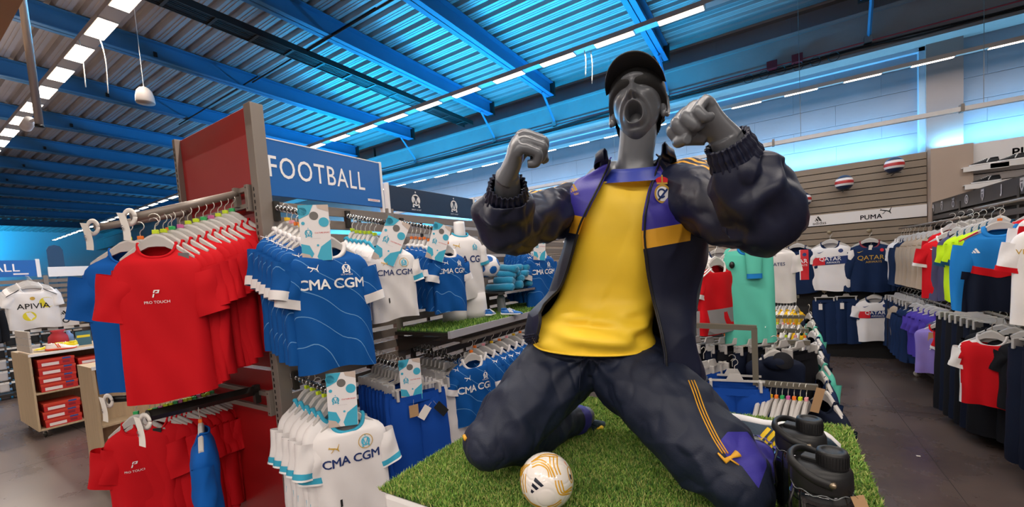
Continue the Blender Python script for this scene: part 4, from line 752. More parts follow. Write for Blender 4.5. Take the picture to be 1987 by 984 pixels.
# big blue and navy tracksuit top with red chevron
t = thing('track_jacket', 'blue and navy tracksuit jacket with a red chevron on the right gondola', 'jacket', group=G_); gg = Garment(.36, .60, seed=220, sl='long', d=.06)
def zz(x, y, z): return 0 if z > -.29 else 2
o = gg.body([F['azure'], F['red'], F['dnavy']], t, zone=lambda x, y, z: zz(x, y, z) if abs(x) < .172 else 0); gg.collar(F['azure'], t, .016)
b = MB(); b.rings([[(x, float(gg.front(np.array([x]), np.array([z]))[0])-.006, z) for x, z in [(x_, -.27-.05*(1-abs(x_)/.17)+dz) for x_ in np.linspace(-.172, .172, 20)]] for dz in np.linspace(-.035, .02, 5)], closed=False, cap=False); b.build('red_chevron', F['red'], t, True); hanger(t, .34, 'f07820'); gg.decal(moved(BARS,0,0), -.10, -.16, 'emblem', wl, t, .05); place(t, UX(1940,440,1.30), -.35, .97)
for s_ in (-1, 1):
    for k_ in range(3): b = MB(); b.tube([(s_*(.10+.02*0), -.05+.018*k_, -.015-.01), (s_*.19, -.045+.018*k_, -.085)], .004, 5); b.build('shoulder_stripe', redl, t)
ws, wg = plain('white', 221, trim='red', w=.38, h=.56); ws['label'] = 'white jersey with red cuffs and gold sleeve lettering at the right edge'; ws['group'] = G_; place(ws, UX(2068,425,1.30), -.45, 1.0); wg.decal(text2d('VISIT', .04, .003), -.12, -.16, 'lettering', goldl, ws); 
many([plain('red', 222, trim='white', w=.38, h=.58)[0], plain('white', 223, trim='red', w=.38, h=.58)[0]], 5, (1.50,4.15,1.74), (1.42,3.3,1.76), -.7, lambda i: 'red or white jersey behind the tracksuit jacket, %s from its back' % ORD[i], 'red and white jerseys at the right edge')
# lower level
many([pants('x', 'navy', None, 230, .62), pants('x', 'dnavy', None, 231, .62)], 8, (1.36,7.25,.86), (1.36,6.25,.87), -1.0, lambda i: 'dark shorts on the lower right rail, %s from the far end' % ORD[i], 'dark shorts at the far end of the right gondola')
many([plain('beige', 232, w=.36, h=.4)[0]], 1, (1.33,6.72,.86), (1.33,6.72,.86), -.9, lambda i: 'small beige top among the dark shorts low on the right', 'small beige tops')
many([plain('psg', 233, 'long', h=.60)[0]], 4, (1.33,6.45,.87), (1.33,5.95,.88), -.9, lambda i: 'blue training jacket on the lower right rail, %s from the far end' % ORD[i], 'blue training jackets')
many([plain('purple', 234, w=.42, h=.5)[0]], 4, (1.33,5.85,.90), (1.37,5.5,.90), -.85, lambda i: 'purple jersey on the lower right rail, %s from the far end' % ORD[i], 'purple jerseys')
lv, vg = plain('lav', 235, 'none', trim='red', w=.36, h=.46); lv['label'] = 'lavender sleeveless jersey with red collar and kraft tag low on the right gondola'; lv['group'] = G_; place(lv, UX(1826,632,1.28), -.35, 1.0); swing_tag(lv, vg, -.05, -.06, .05, .08, kraft); vg.decal(text2d('AXA', .07, .006), 0, -.2, 'lettering', wl, lv)
many([plain('slate', 236, 'none', w=.36, h=.5)[0]], 3, (1.34,5.3,.87), (1.40,5.15,.88), -.8, lambda i: 'slate vest behind the lavender jersey, %s back' % ORD[i], 'slate vests')
many([plain('red', 237, 'short', trim='white', w=.36, h=.56)[0]], 2, (1.34,5.05,.88), (1.36,5.0,.88), -1.1, lambda i: 'red jersey edge beside the black trousers, %s' % ORD[i], 'red jerseys low on the right gondola')
many([pants('x', 'blk', None, 238, .80), pants('x', 'dnavy', 'azure', 239, .80)], 7, (1.32,4.92,.93), (1.36,4.35,.93), -.95, lambda i: 'black track trousers on the lower right rail, %s from the left' % ORD[i], 'black track trousers')
rw, rg = plain('red', 240, trim='white', w=.34, h=.50); rw['label'] = 'red jersey with white sleeves and shoulders seen from behind, low at right'; rw['group'] = G_
bo_ = [o for o in bpy.data.objects if o.parent == rw and o.name.startswith('fabric_body')][0]; bo_.data.materials.append(F['white']); bo_.data.polygons.foreach_set('material_index', [1 if (abs(p.center[0]) > .145 or p.center[2] > -.05) else 0 for p in bo_.data.polygons]); place(rw, UX(1925,652,1.26), -.60, 1.0)
many([plain('blk', 241, w=.42, h=.5)[0]], 4, (1.36,4.3,.93), (1.42,3.95,.93), -.8, lambda i: 'black jersey behind the red and white one, %s back' % ORD[i], 'black jerseys low on the right')
many([pants('x', 'dnavy', 'azure', 242, .74)], 5, (1.36,3.75,.90), (1.42,3.3,.90), -1.05, lambda i: 'navy track trousers with sky blue side stripe at the right edge, %s' % ORD[i], 'navy track trousers at the right edge')
# ---------------------------------------------------------------- middle rack behind the plinth
RK = 'stepped bars of the middle rack'; barm = mat('olive_grey_metal', '6e685c', .45, .35)
rack_parts = []
def bar(pts, l, w=.017, ends=True):
    pts = [np.array(p, float) for p in pts]; t = thing('rack_bar', l, 'rack bar', pts[0], group=RK); b = MB()
    for a, c in zip(pts[:-1], pts[1:]):
        d = (c-a)/np.linalg.norm(c-a); b = MB(); b.tube([a-pts[0]-d*w*.0, c-pts[0]+d*w*.7], w*1.2, 4, upv=(0,1,1.0001) if abs(d[2]) < .5 else (1,1,0)); b.build('bar_segment', barm, t)
    rack_parts.append(t); return t
A_ = [(-.60,2.65,1.195),(-.10,2.65,1.18),(-.10,2.65,.87),(.17,2.65,.87)]; bar(A_, 'stepped grey rack bar nearest the plinth with a drop in the middle')
bars = []
for (ye, ze, l) in ((3.05,1.075,'second'), (3.28,1.11,'third'), (4.25,1.035,'fourth'), (5.05,1.12,'fifth')):
    xr = .2; pxr = {3.05:(1568,665), 3.28:(1565,642), 4.25:(1558,615), 5.05:(1548,576)}[ye]; p = UY(pxr[0], pxr[1], ye); bar([(p[0]-.75, ye, p[2]), (p[0], ye, p[2])], 'straight grey rack bar, %s from the plinth' % l, .016); bars.append(p)
t = thing('clothing_rack', 'dark floor frame and posts carrying the stepped rack bars', 'rack', (-.2,3.6,0))
for (ya, za, xa, xb_) in ((3.0, float(UY(1450,475,3.0)[2])+.145, -.62, .02), (4.62, float(UY(1497,478,4.62)[2])+.125, -.95, .12)):
    rack_parts.append(bar([(xa,ya,za),(xb_,ya,za)], 'x', .013)); MB().box((xa+.2-.015,ya-3.6-.015,.06),(xa+.2+.015,ya-3.6+.015,za)).build('post', barm, t)
for bb_ in list(dict.fromkeys(rack_parts)): adopt(bb_, t)
for X, Y, h_ in ((-.42,-.95,1.2),(-.42,-.5,1.2),(-.42,.65,1.05),(-.42,1.45,1.12)): MB().box((X-.02,Y-.02,.06),(X+.02,Y+.02,h_)).build('post', barm, t)
MB().box((-.45,-1.0,.05),(-.39,1.6,.09)).box((-.45,-1.0,.05),(.3,-.96,.09)).box((-.45,1.56,.05),(.3,1.6,.09)).build('base_frame', barm, t)
def loops(n, p0, p1, l, body=False, col='f07820', s=1.0, yaw=PI/2-.25, grp='empty grey hangers on the rack'):
    """bare hangers along a bar"""
    h0 = None
    for i in range(n):
        u_ = i/max(1, n-1); p = np.array(p0)*(1-u_)+np.array(p1)*u_
        t = thing('clothes_hanger', l % ORD[i], 'hanger', p, yaw+random.uniform(-.1,.1), grp); t.scale = (s,s,s)
        if h0 is None: hanger(t, .36, col); h0 = t
        else:
            for ch in [x for x in bpy.data.objects if x.parent == h0]:
                c = ch.copy(); COL.objects.link(c); c.parent = t
                for g2 in [x for x in bpy.data.objects if x.parent == ch]:
                    c2 = g2.copy(); COL.objects.link(c2); c2.parent = c
                    if 'size_marker' in c2.name: c2.data = c2.data.copy(); c2.data.materials[0] = marker(MC[(0,0,4,0,3,5,0,1,2)[i % 9]])
loops(9, (-.085,2.64,.755), (.13,2.64,.755), 'bare grey hanger on the low step of the rack bar, %s from the left')
many([shorts('x', 'shorts', 250, .36, .34)], 2, (-.20,2.60,.85), (-.22,2.72,.85), .15, lambda i: '%s royal blue shorts hanging below the nearest rack bar' % ORD[i], 'royal blue shorts on the rack', .9)
many([shorts('x', 'shorts', 251, .34, .32)], 3, (-.40,2.60,.90), (-.33,2.72,.90), 1.0, lambda i: 'royal blue shorts turned edge-on left of the facing pair, %s' % ORD[i], 'edge-on royal blue shorts', .9)
many([shorts('x', 'dnavy', 252, .36, .4), shorts('x', 'blk', 253, .36, .4)], 8, (-.45,2.95,1.0), (.12,3.0,.98), .9, lambda i: 'dark shorts clipped below the second rack bar, %s from the left' % ORD[i], 'dark shorts on the rack', .85)
loops(10, (-.30,3.26,.99), (.16,3.26,.99), 'grey hanger on the third rack bar, %s from the left', s=.85, grp='hangers on the third rack bar')
loops(12, (-.25,4.23,.93), (.17,4.23,.93), 'grey hanger on the fourth rack bar, %s from the left', s=.85, grp='hangers on the fourth rack bar')
many([plain('dnavy', 257, w=.38, h=.5)[0], plain('yel', 258, w=.38, h=.5)[0]], 10, (-.25,4.27,.93), (.17,4.27,.93), PI/2-.3, lambda i: 'dark or yellow jersey on the fourth rack bar, %s from the left' % ORD[i], 'jerseys on the fourth rack bar', .9)
many([plain('white', 259, w=.34, h=.4)[0], plain('yel', 260, w=.34, h=.4)[0]], 8, (0,5.03,1.0), (.18,5.03,1.0), PI/2-.4, lambda i: 'white or yellow top on the farthest rack bar, %s from the left' % ORD[i], 'tops on the farthest rack bar', .9)
many([plain('dnavy', 254, 'long', w=.42, h=.6)[0], plain('psg', 255, 'long', w=.42, h=.6)[0], plain('teal', 256, 'long', w=.42, h=.62)[0]], 7, (.22,2.70,.80), (.26,4.6,.98), -1.25, lambda i: 'long-sleeved top at the aisle end of the middle rack, %s from the plinth' % ORD[i], 'tops at the aisle end of the rack', .9)
t, gg = plain('dnavy', 261, 'none', w=.34, h=.36); t['label'] = 'navy vest hanging below a white clip hanger in the middle of the rack'; t['group'] = None; del t['group']; place(t, UY(1503,690,2.85), .2, .9)
t = thing('cap_display', 'dark flat-brimmed cap hanging beside the navy vest on the rack', 'cap', UY(1520,700,2.78)); MB().lathe([(0,-.002),(.05,-.002),(.052,0),(.05,.003),(0,.003)], 28).build('brim', F['blk'], t, True).rotation_euler = (.9,.5,0); MB().sphere((-.04,.02,-.02),(.06,.05,.04),16,10).build('crown', F['dnavy'], t, True)
tl = thing('goalkeeper_jersey', 'mint green jersey hanging flat on the rack behind the mannequin sleeve', 'jersey', group='rack'); del tl['group']; gg = Garment(.30, .62, seed=262, sl='none', d=.03, neck=.06); gg.lv = [(-.62,.95,.9),(-.4,.93,1),(-.2,.93,1),(-.05,.90,.9),(-.02,.80,.8),(-.005,.5,.7),(0,.36,.7)]; gg.body(F['teal'], tl); gg.collar(F['azure'], tl, .008); hanger(tl, .30, None); place(tl, UY(1450,475,3.0), .12, 1.0)
b = MB(); b.rings([[(.03+.05*math.cos(a)*(1-u_*.2), -.045-.02*math.sin(a), -.02-u_*.16) for a in np.arange(16)/16*2*PI] for u_ in (0,.5,1)], cap=False); b.build('folded_sleeve', F['teal'], tl, True); b = MB(); b.rings([[(.03+.042*math.cos(a), -.045-.018*math.sin(a), -.18-u_*.03) for a in np.arange(16)/16*2*PI] for u_ in (0,1)], cap=False); b.build('sleeve_band', F['azure'], tl, True); MB().sphere((-.09,-.04,-.12),(.016,.012,.022),12,8).build('security_tag', black, tl, True)
rt, rg2 = plain('red', 263, 'short', trim='white', w=.40, h=.46); rt['label'] = 'red and grey training top with three white shoulder stripes behind the mannequin'; rt['group'] = 'g'; del rt['group']; place(rt, UY(1388,510,2.9), 1.05, .95)
for sd in (-1, 1):
    for k_ in range(3): MB().tube([(sd*.10, -.045+.022*k_, -.035), (sd*.20, -.04+.022*k_, -.09), (sd*.245, -.035+.022*k_, -.19)], .005, 5).build('shoulder_stripe', wl, rt)
b = MB(); b.rings([[(.20*math.cos(a), -.052*math.sin(a), z_) for a in np.arange(30)/30*2*PI] for z_ in (-.46,-.3)], cap=False); b.build('grey_lower_panel', F['grey'], rt, True)
t = thing('price_stand', 'small red and grey sign box standing on the rack below the striped jersey', 'sign', UY(1512,550,5.0)); MB().box((-.07,-.01,-.05),(.04,.01,.06)).build('box', mat('sign_red','b01c28',.4), t); MB().box((-.07,-.011,.06),(.04,.011,.09)).build('header', mat('sign_navy','0b2440'), t)
kt = thing('kraft_price_tag', 'kraft card tag hanging at the right end of the lowest rack bar', 'price tag', (.19,2.60,.88)); MB().box((-.02,-.001,-.13),(.02,.001,0)).build('card', kraft, kt).rotation_euler = (0,.25,.3); MB().tube([(0,0,0),(-.01,0,.03)], .001, 4).build('cord', black, kt)
for t in allm: drop(t)
# ---------------------------------------------------------------- left side: cabinets, shoe boxes, far gondola
def cabinet(name, label, x0, x1, y0, y1, h, shelf=True, casters=True):
    t = thing(name, label, 'cabinet', (x0, y0, 0)); W_, D_ = x1-x0, y1-y0; z0 = .09
    P_ = lambda a, c, nm, m=oak: MB().box(a, c).build(nm, m, t, bevel=.002)
    P_((0,0,z0),(W_,.02,h),'side_panel'); P_((0,D_-.02,z0),(W_,D_,h),'side_panel'); P_((0,0,h),(W_,D_,h+.022),'top_board'); P_((0,.02,z0),(W_,D_-.02,z0+.02),'bottom_board'); P_((W_*.48,.02,z0),(W_*.5,D_-.02,h),'middle_panel')
    if shelf: P_((W_*.5,.02,z0+.42),(W_-.01,D_-.02,z0+.44),'shelf')
    P_((W_,0,h-.0),(W_+.004,D_,h+.03),'price_rail',white)
    if casters:
        for X in (.08, W_-.08):
            for Y in (.06, D_-.06): o = MB().cyl((X,Y-.012,.038),(X,Y+.012,.038),.036,16).build('caster', darksteel, t, True); MB().box((X-.02,Y-.02,.05),(X+.02,Y+.02,.09)).build('caster_plate', chrome, o)
    return t
cabinet('shoe_cabinet', 'light oak display cabinet on wheels full of red shoe boxes', -8.15, -7.2, 1.03, 2.6, .96)
sc_ = cabinet('side_cabinet', 'light oak cabinet partly hidden behind the red T-shirts', -5.12, -4.72, 1.0, 2.1, 1.0, casters=False); MB().box((.03,.03,0),(.37,1.07,.09)).build('base', oak, sc_)
redbox = mat('shoe_box_red', 'c42420', .5); bxl = mat('box_label', 'e6d8d4', .6); blb = mat('box_logo', '8c1a30', .5); first = None
cols = [(1.09, 8, 0), (1.42, 8, .0), (1.75, 8, .0), (2.08, 8, .0)]
for lvl in (0, 1):
    for ci, (Y, n_, _) in enumerate(cols):
        nn = (5, 7, 7, 7)[ci] if lvl else (3, 2, 5, 4)[ci]; hh = .082 if (lvl and ci) else (.094 if lvl else .092)
        for k_ in range(nn):
            if lvl and .54+k_*(hh+.001)+hh > .95: break
            pos = (-7.215+random.uniform(-.012,.006), Y+random.uniform(-.008,.008), (.531 if lvl else .111)+k_*(hh+.002)); lab = 'red shoe box, %s from the bottom in stack %s of the %s shelf' % (ORD[k_], ('one', 'two', 'three', 'four')[ci], ('lower', 'upper')[lvl])
            if first is None:
                first = thing('shoe_box', lab, 'shoe box', pos, group='red shoe boxes in the oak cabinet'); MB().box((-.30,0,0),(0,.30,.062)).build('box_base', redbox, first, bevel=.002); MB().box((-.302,-.003,.060),(.003,.303,.090)).build('box_lid', mat('shoe_box_lid','d0402c',.5), first, bevel=.002)
                MB().box((0,.03,.012),(.0015,.17,.046)).build('paper_label', bxl, first); MB().box((.003,.20,.066),(.0045,.27,.084)).build('blue_logo', mat('box_logo_blue','2a4890',.5), first); MB().box((0,.20,.02),(.0015,.26,.05)).build('box_print', blb, first)
            else: c = copy_tree(first); c.location = pos; c['label'] = lab; c.rotation_euler = (0,0,random.uniform(-.03,.03))
            if hh != .092: bpy.data.objects[c.name if first['label'] != lab else first.name].scale = (1,1,hh/.092)
for px, cm, l, sm in ((88,'f0e4e0','white and orange boot on the oak cabinet','e85030'), (125,'e8d828','yellow boot in the middle on the oak cabinet','f0f0e0'), (152,'f0d030','yellow boot at the right on the oak cabinet','f0f0e0')):
    p = UX(px, 672, -7.45); s_ = make_shoe('football_boot', l, .27, mat('boot_'+l[:6].replace(' ','_'), cm, .35), mat('boot_sole_'+sm, sm, .4), mat('boot_stripe_orange','e86030',.4) if px == 88 else None, 'boots on the oak cabinet', wl, None, 2); place(s_, (p[0], p[1], .985), -PI/2-.5 if px != 88 else PI/2-.5)
t = thing('slat_riser', 'small pale slatted display riser on top of the oak cabinet', 'display riser', (-7.9,1.05,.982))
for k_ in range(3): MB().box((0,.0+.0,.02+k_*.085),(.7,.02,.098+k_*.085)).build('slat', mat('pale_slat','c4b8ac',.5), t, bevel=.002)
t = thing('shoe_bag', 'red drawstring bag standing behind the boots on the oak cabinet', 'bag', UX(112,645,-7.8)); t.location.z = .985; MB().lathe([(0,0),(.09,.0),(.10,.05),(.09,.14),(.05,.19),(.07,.22)], 18).build('bag_body', mat('bag_red','a81c28',.6), t, True)
t = thing('spray_bottle', 'clear blue bottle standing behind the yellow boots', 'bottle', UX(133,650,-7.8)); t.location.z = .985; MB().lathe([(0,0),(.045,0),(.045,.14),(.02,.17),(.02,.2),(0,.2)], 16).build('bottle_body', mat('bottle_blue','7088b0',.3), t, True)
# far gondola along x = -11
XF = -11.3; g = thing('far_gondola', 'slatted gondola far left under the blue and white sign boards', 'shelving', (XF,2.5,0))
for Y in (-.6, .9, 1.93, 3.0, 4.1): MB().box((-.03,Y-2.5,0),(.02,Y-2.44,2.05)).build('upright', steel, g)
f_ = None; z = 1.98
while z > .1:
    if f_ is None: f_ = MB().box((-.02,-3.1,-.06),(0,1.6,0)).build('slat', slatm, g); f_.location = (0,0,z)
    else: same(f_, g, (0,0,z))
    z -= .095
t = thing('hanging_sign', 'far blue sign board whose visible half reads BALL', 'sign', (XF,1.86,0)); MB().box((0,-1.05,2.04),(.02,0,2.33)).build('board', signblue, t); MB().box((0,0,2.02),(.024,.05,2.35)).build('end_profile', signwhite, t); flat_mark('lettering', text2d('FOOTBALL', .19, .006), letter_w, t, Matrix.Translation((.023,-.66,2.2)) @ Matrix.Rotation(PI/2, 4, 'Z')); MB().box((.021,-.28,2.075),(.023,-.1,2.1)).build('small_logo_plate', signwhite, t)
t = thing('white_sign', 'far white sign board with a small red mark right of the blue one', 'sign', (XF,2.0,0)); MB().box((0,.0,2.02),(.02,1.2,2.2)).build('board', signwhite, t, bevel=.003); flat_mark('emblem', pl((-.5,-.5),(.5,-.5),(.5,.5)), redl, t, Matrix.Translation((.023,1.0,2.11)) @ Matrix.Rotation(PI/2, 4, 'Z') @ Matrix.Scale(.12, 4))
t = thing('board_standing', 'dark rounded board standing up behind the white sign', 'board', UX(109,508,-13)); MB().poly([(-.12,-.3),(.12,-.3),(.12,.25),(.08,.33),(0,.36),(-.08,.33),(-.12,.25)], -.01, .01).cyl((0,0,-.3),(0,0,-t.location.z),.02,8).build('board', mat('board_navy','1c4468',.5), t).rotation_euler = (0,0,PI/2); t.rotation_euler = (0,0,0)
tm = []
for i in range(5):
    t, gg = plain('white', 270+i, 'short', w=.62, h=.72, trim=None); 
    for sd in (-1, 1):
        for k_ in range(3): MB().tube([(sd*.14, -.06+.03*k_, -.045), (sd*.29, -.05+.03*k_, -.15)], .006, 5).build('shoulder_stripe', blackp, t)
    t['label'] = ['front white jersey with black lettering and yellow marks at far left'][0] if i == 0 else 'white jersey with black shoulder stripes, %s behind the yellow-marked front one' % ORD[i-1]; t['group'] = 'white jerseys with black shoulder stripes'
    if i == 0: gg.decal(text2d('APIVIA', .13, .008), 0, -.33, 'lettering', blackp, t); gg.decal(disc2d(.09), .16, -.28, 'yellow_mark', mat('print_yellow','e0d030',.5), t, eps=.002); gg.decal(disc2d(.08), -.06, -.50, 'yellow_mark', mat('print_yellow'), t, eps=.002); gg.decal(disc2d(.03), 0, -.2, 'crest', goldl, t)
    place(t, (-10.85-.06*i, 1.70+.0*i, 1.84+.02*i), FACE-.25, 1.0)
allm = []
many([plain('yel', 280, w=.5, h=.6, mk='c8e020')[0], plain('grey', 281, w=.5, h=.6)[0]], 8, (-10.85,2.45,1.75), (-11.2,2.62,1.80), FACE-.9, lambda i: 'yellow or grey top right of the yellow-marked jerseys, %s from the front' % ORD[i], 'yellow and grey tops far left')
many([plain('petrol', 282, 'long', w=.55, h=.66)[0]], 2, (-10.6,2.62,1.74), (-10.65,2.7,1.74), FACE+.5, lambda i: 'petrol blue jacket far left beside the yellow tops, %s' % ORD[i], 'petrol blue jackets')
many([plain('blk', 283, 'long', w=.55, h=.8)[0]], 6, (-10.8,2.85,1.68), (-10.8,3.5,1.68), FACE-.6, lambda i: 'dark jacket hanging far left behind the blue T-shirt, %s from the left' % ORD[i], 'dark jackets far left')
many([plain('blk', 284, 'long', w=.6, h=.8)[0]], 2, (-10.5,.95,1.60), (-10.6,1.05,1.60), FACE-.2, lambda i: '%s black jacket at the left edge of the picture' % ORD[i], 'black jackets at the left edge', .8)
for t in allm: drop(t)
t = thing('picture_card', 'white framed card with a small emblem beside the yellow-marked jersey', 'card', (-10.85,2.06,1.11), FACE-.15); MB().box((-.16,-.01,0),(.16,.01,.34)).build('card', signwhite, t); flat_mark('emblem', BARS, blackp, t, TL((0,-.013,.24), s=.1)); flat_mark('emblem', ring2d(.3,.5), blackp, t, TL((0,-.013,.10), s=.09))
t = thing('picture_card', 'yellow and teal picture card at the right end of the oak cabinet top', 'card', UX(162,655,-7.6), FACE-.1); t.location.z = .985; MB().box((-.07,-.006,0),(.07,.006,.18)).build('card', mat('card_teal','3c6a80',.5), t); MB().box((-.06,-.008,.10),(.06,-.006,.13)).build('yellow_line', mat('print_yellow'), t)
# packs of gloves and socks on hooks
pk1 = mat('pack_black','17181c',.55); pk2 = mat('pack_white','c9c4c4',.55); fst = {}
k = 0
for r_ in range(6):
    for c_ in range(12):
        wht = (c_ in (3, 4) and r_ not in (1,)) or (c_*7+r_*5) % 6 == 0; key = wht; pos = (-10.9, .72+c_*.135, 1.02-r_*.19)
        lab = '%s glove or sock pack on the far left hooks, row %s, place %s' % ('white' if wht else 'black', ORD[r_], ORD[c_])
        if key not in fst:
            t = thing('sock_pack', lab, 'pack', pos, group='hanging packs far left'); b = MB(); b.rings([[(-.02-.015*math.cos(a)-.02*0, .055*math.sin(a)*(1+.1*z_), z_) for a in np.arange(12)/12*2*PI] for z_ in (-.15,-.13,-.08,-.03,-.01)]); b.build('textile', pk2 if wht else pk1, t, True); MB().box((-.03,-.055,-.02),(-.002,.055,.012)).build('card_header', tagw, t); MB().cyl((0,0,.004),(-.38,0,.004),.004,6).build('hook', chrome, t); fst[key] = t
        else: c = copy_tree(fst[key]); c.location = pos; c['label'] = lab
for i, z_ in enumerate((1.06,)): t = thing('ticket_rail', 'white price ticket rail above the hanging packs far left', 'rail', (-10.85,.6,z_)); [MB().box((0,.02+j*.2,0),(.004,.15+j*.2,.05)).build('ticket', tagw, t) for j in range(9)]; MB().box((-.01,0,.01),(0,1.9,.03)).build('strip', darksteel, t)
t = thing('base_clutter', 'dark low shelf unit with boxes under the hanging packs far left', 'shelving', (-11.2,.4,0)); MB().box((0,0,.05),(.45,2.2,.09)).build('shelf', darksteel, t)
# white scrap on the aisle floor
p = UZ(1782, 885, .002); t = tag(MB().box((-.012,-.008,0),(.012,.008,.001)).build('paper_scrap', tagw), 'tiny white paper scrap on the floor in the right aisle', 'paper'); t.location = p
# ---------------------------------------------------------------- plinth
t = thing('display_plinth', 'white plinth topped with green artificial turf under the kneeling mannequin', 'plinth', (-.41, 1.32, 0))
X0, X1, Y0, Y1, ZT = -1.03, .21, .81, 1.83, .955
o = MB().box((X0+.41, Y0-1.32, .0), (X1+.41, Y1-1.32, ZT-.004)).build('white_case', mat('gloss_white', 'efecec', .3), t, bevel=.02)
o = MB().box((X0+.41, Y0-1.32, ZT-.006), (X1+.41, Y1-1.32, ZT)).build('turf_base', turfm, t)
nb = blades('grass_blades', X0-.004, X1+.004, Y0-.004, Y1+.004, ZT-.002, 150000, .0165, .0038, t, gm, 5, .75); nb.location = (.41, -1.32, 0)
# ---------------------------------------------------------------- generic swept limbs
def catmull(P, k=8):
    P = [np.asarray(p, float) for p in P]; P = [2*P[0]-P[1]]+P+[2*P[-1]-P[-2]]; out = []
    for i in range(1, len(P)-2):
        for j in range(k):
            t_ = j/k; a, b_, c, d = P[i-1:i+3]; out.append(.5*((2*b_)+(c-a)*t_+(2*a-5*b_+4*c-d)*t_**2+(3*b_-a-3*c+d)*t_**3))
    out.append(P[-2]); return np.array(out)
def limb(b, P, ra, rb=None, up_=(0,1,0), n=32, k=8, wr=None, cap=True, m=0, mf=None):
    """P world points, ra half-width along 'up_' frame, rb across; radii per control point; wr(s, angle) wrinkle"""
    rb = ra if rb is None else rb
    Q = catmull(P, k); A = catmull([(a, c, 0) for a, c in zip(ra, rb)], k); T = np.gradient(Q, axis=0); T /= np.linalg.norm(T, axis=1)[:, None]
    s = np.r_[0, np.cumsum(np.linalg.norm(np.diff(Q, axis=0), axis=1))]; u = np.asarray(up_, float); R = []; ang = np.arange(n)/n*2*PI
    for i in range(len(Q)):
        a = u-T[i]*(u@T[i]); a /= np.linalg.norm(a); b_ = np.cross(T[i], a); u = a
        w = np.zeros(n) if wr is None else np.array([wr(s[i], x, Q[i]+a*math.cos(x)*A[i,0]+b_*math.sin(x)*A[i,1]) for x in ang])
        R.append(Q[i]+((A[i,0]+w)*np.cos(ang))[:,None]*a+((A[i,1]+w)*np.sin(ang))[:,None]*b_)
    nf = len(b.f); b.rings(R, m, cap)
    if mf:
        for i in range(len(Q)-1):
            for j in range(n): b.m[nf+i*n+j] = mf(i/(len(Q)-1), (ang[j]+PI/n) % (2*PI), s[i])
    return np.array(R)
def remesh(objs_mb, vox, name, mats, parent, smooth=2, zone=None, disp=None, extra=None):
    me = bpy.data.meshes.new('tmp'); me.from_pydata(np.concatenate(objs_mb.v).tolist(), [], objs_mb.f); me.update(); o = bpy.data.objects.new('tmp', me); COL.objects.link(o)
    md = o.modifiers.new('r', 'REMESH'); md.mode = 'VOXEL'; md.voxel_size = vox; md.adaptivity = 0
    if smooth: sm = o.modifiers.new('s', 'SMOOTH'); sm.factor = .6; sm.iterations = smooth
    dg = bpy.context.evaluated_depsgraph_get(); m2 = bpy.data.meshes.new_from_object(o.evaluated_get(dg)); bpy.data.objects.remove(o); m2.name = name
    n = len(m2.vertices); V = np.empty(n*3); m2.vertices.foreach_get('co', V); V = V.reshape(-1, 3)
    if disp is not None: Nn = np.empty(n*3); m2.vertices.foreach_get('normal', Nn); V = V+Nn.reshape(-1,3)*disp(V)[:, None]; m2.vertices.foreach_set('co', V.reshape(-1))
    if not isinstance(mats, (list, tuple)): mats = [mats]
    m2.materials.clear()
    for m in mats: m2.materials.append(m)
    if zone is not None: Cc = np.empty(len(m2.polygons)*3); m2.polygons.foreach_get('center', Cc); m2.polygons.foreach_set('material_index', zone(Cc.reshape(-1,3)).astype(np.int32))
    m2.polygons.foreach_set('use_smooth', [True]*len(m2.polygons)); m2.update(); r = bpy.data.objects.new(name, m2); COL.objects.link(r)
    if parent: r.parent = parent
    return r
def nz(V, f, seed=0): return np.array([noise.noise(Vector((v[0]*f+seed, v[1]*f-seed, v[2]*f+2*seed))) for v in V])
# ---------------------------------------------------------------- mannequin
root = thing('mannequin', 'life-size grey mannequin kneeling with raised fists and open mouth in an open navy tracksuit', 'mannequin', (0,0,0))
skin = mat('mannequin_grey', '676a70', .34, .15, 4, .05); navyj = mat('navy_tracksuit', '0d1530', .46, 0, 3, .08, bump=.04, bump_s=260, spec=.5); purp = mat('purple_tracksuit', '37309a', .5, bump=.1, bump_s=260); goldf = mat('gold_tracksuit', 'e0a428', .5)
yel = mat('yellow_tee', 'ffd636', .55, 0, 2, .05, bump=.02, bump_s=300); navyp = mat('navy_pants', '101b33', .6, 0, 3, .08, bump=.1, bump_s=300)
# body axes in lens coordinates (right, down, forward)
HL, HR = C(.17,.235,1.385), C(.36,.225,1.33); KL, KR = U(952,862,1.23), U(1430,935,.985); AL, AR = U(1140,806,1.62), U(1474,884,1.20); PEL = C(.265,.17,1.36)
NB, NT_ = U(1232,318,1.235), U(1238,262,1.215); CH = U(1222,430,1.30); WA = U(1180,590,1.36)
SL, SR = C(.145,-.275,1.31), C(.49,-.315,1.21); EL, ER = U(984,440,1.10), U(1482,424,.955); WL_, WR_ = U(985,338,.935), U(1405,262,.87)
bR = _w((.965,.0,-.26)); bR /= np.linalg.norm(bR); bF = _w((-.26,.0,-.965)); bF /= np.linalg.norm(bF)
body = MB()
limb(body, [PEL+(0,0,-.04), PEL+(0,0,.05), WA, CH+(0,0,-.03), CH+(0,0,.09), NB+(0,0,-.035)], [.10,.10,.09,.105,.09,.05], [.165,.16,.135,.165,.16,.06], up_=bF)
limb(body, [NB+(0,0,-.06), NB, NT_, NT_+(0,0,.05)], [.062,.052,.052,.05], up_=bF)
limb(body, [PEL, HL, KL], [.10,.10,.05]); limb(body, [KL, KL*.4+AL*.6, AL], [.05,.045,.036]); limb(body, [PEL, HR, KR], [.10,.10,.05]); limb(body, [KR, KR*.4+AR*.6, AR], [.05,.042,.034])
limb(body, [CH+(0,0,.05), SL, EL], [.07,.06,.045]); limb(body, [CH+(0,0,.05), SR, ER], [.07,.06,.045])
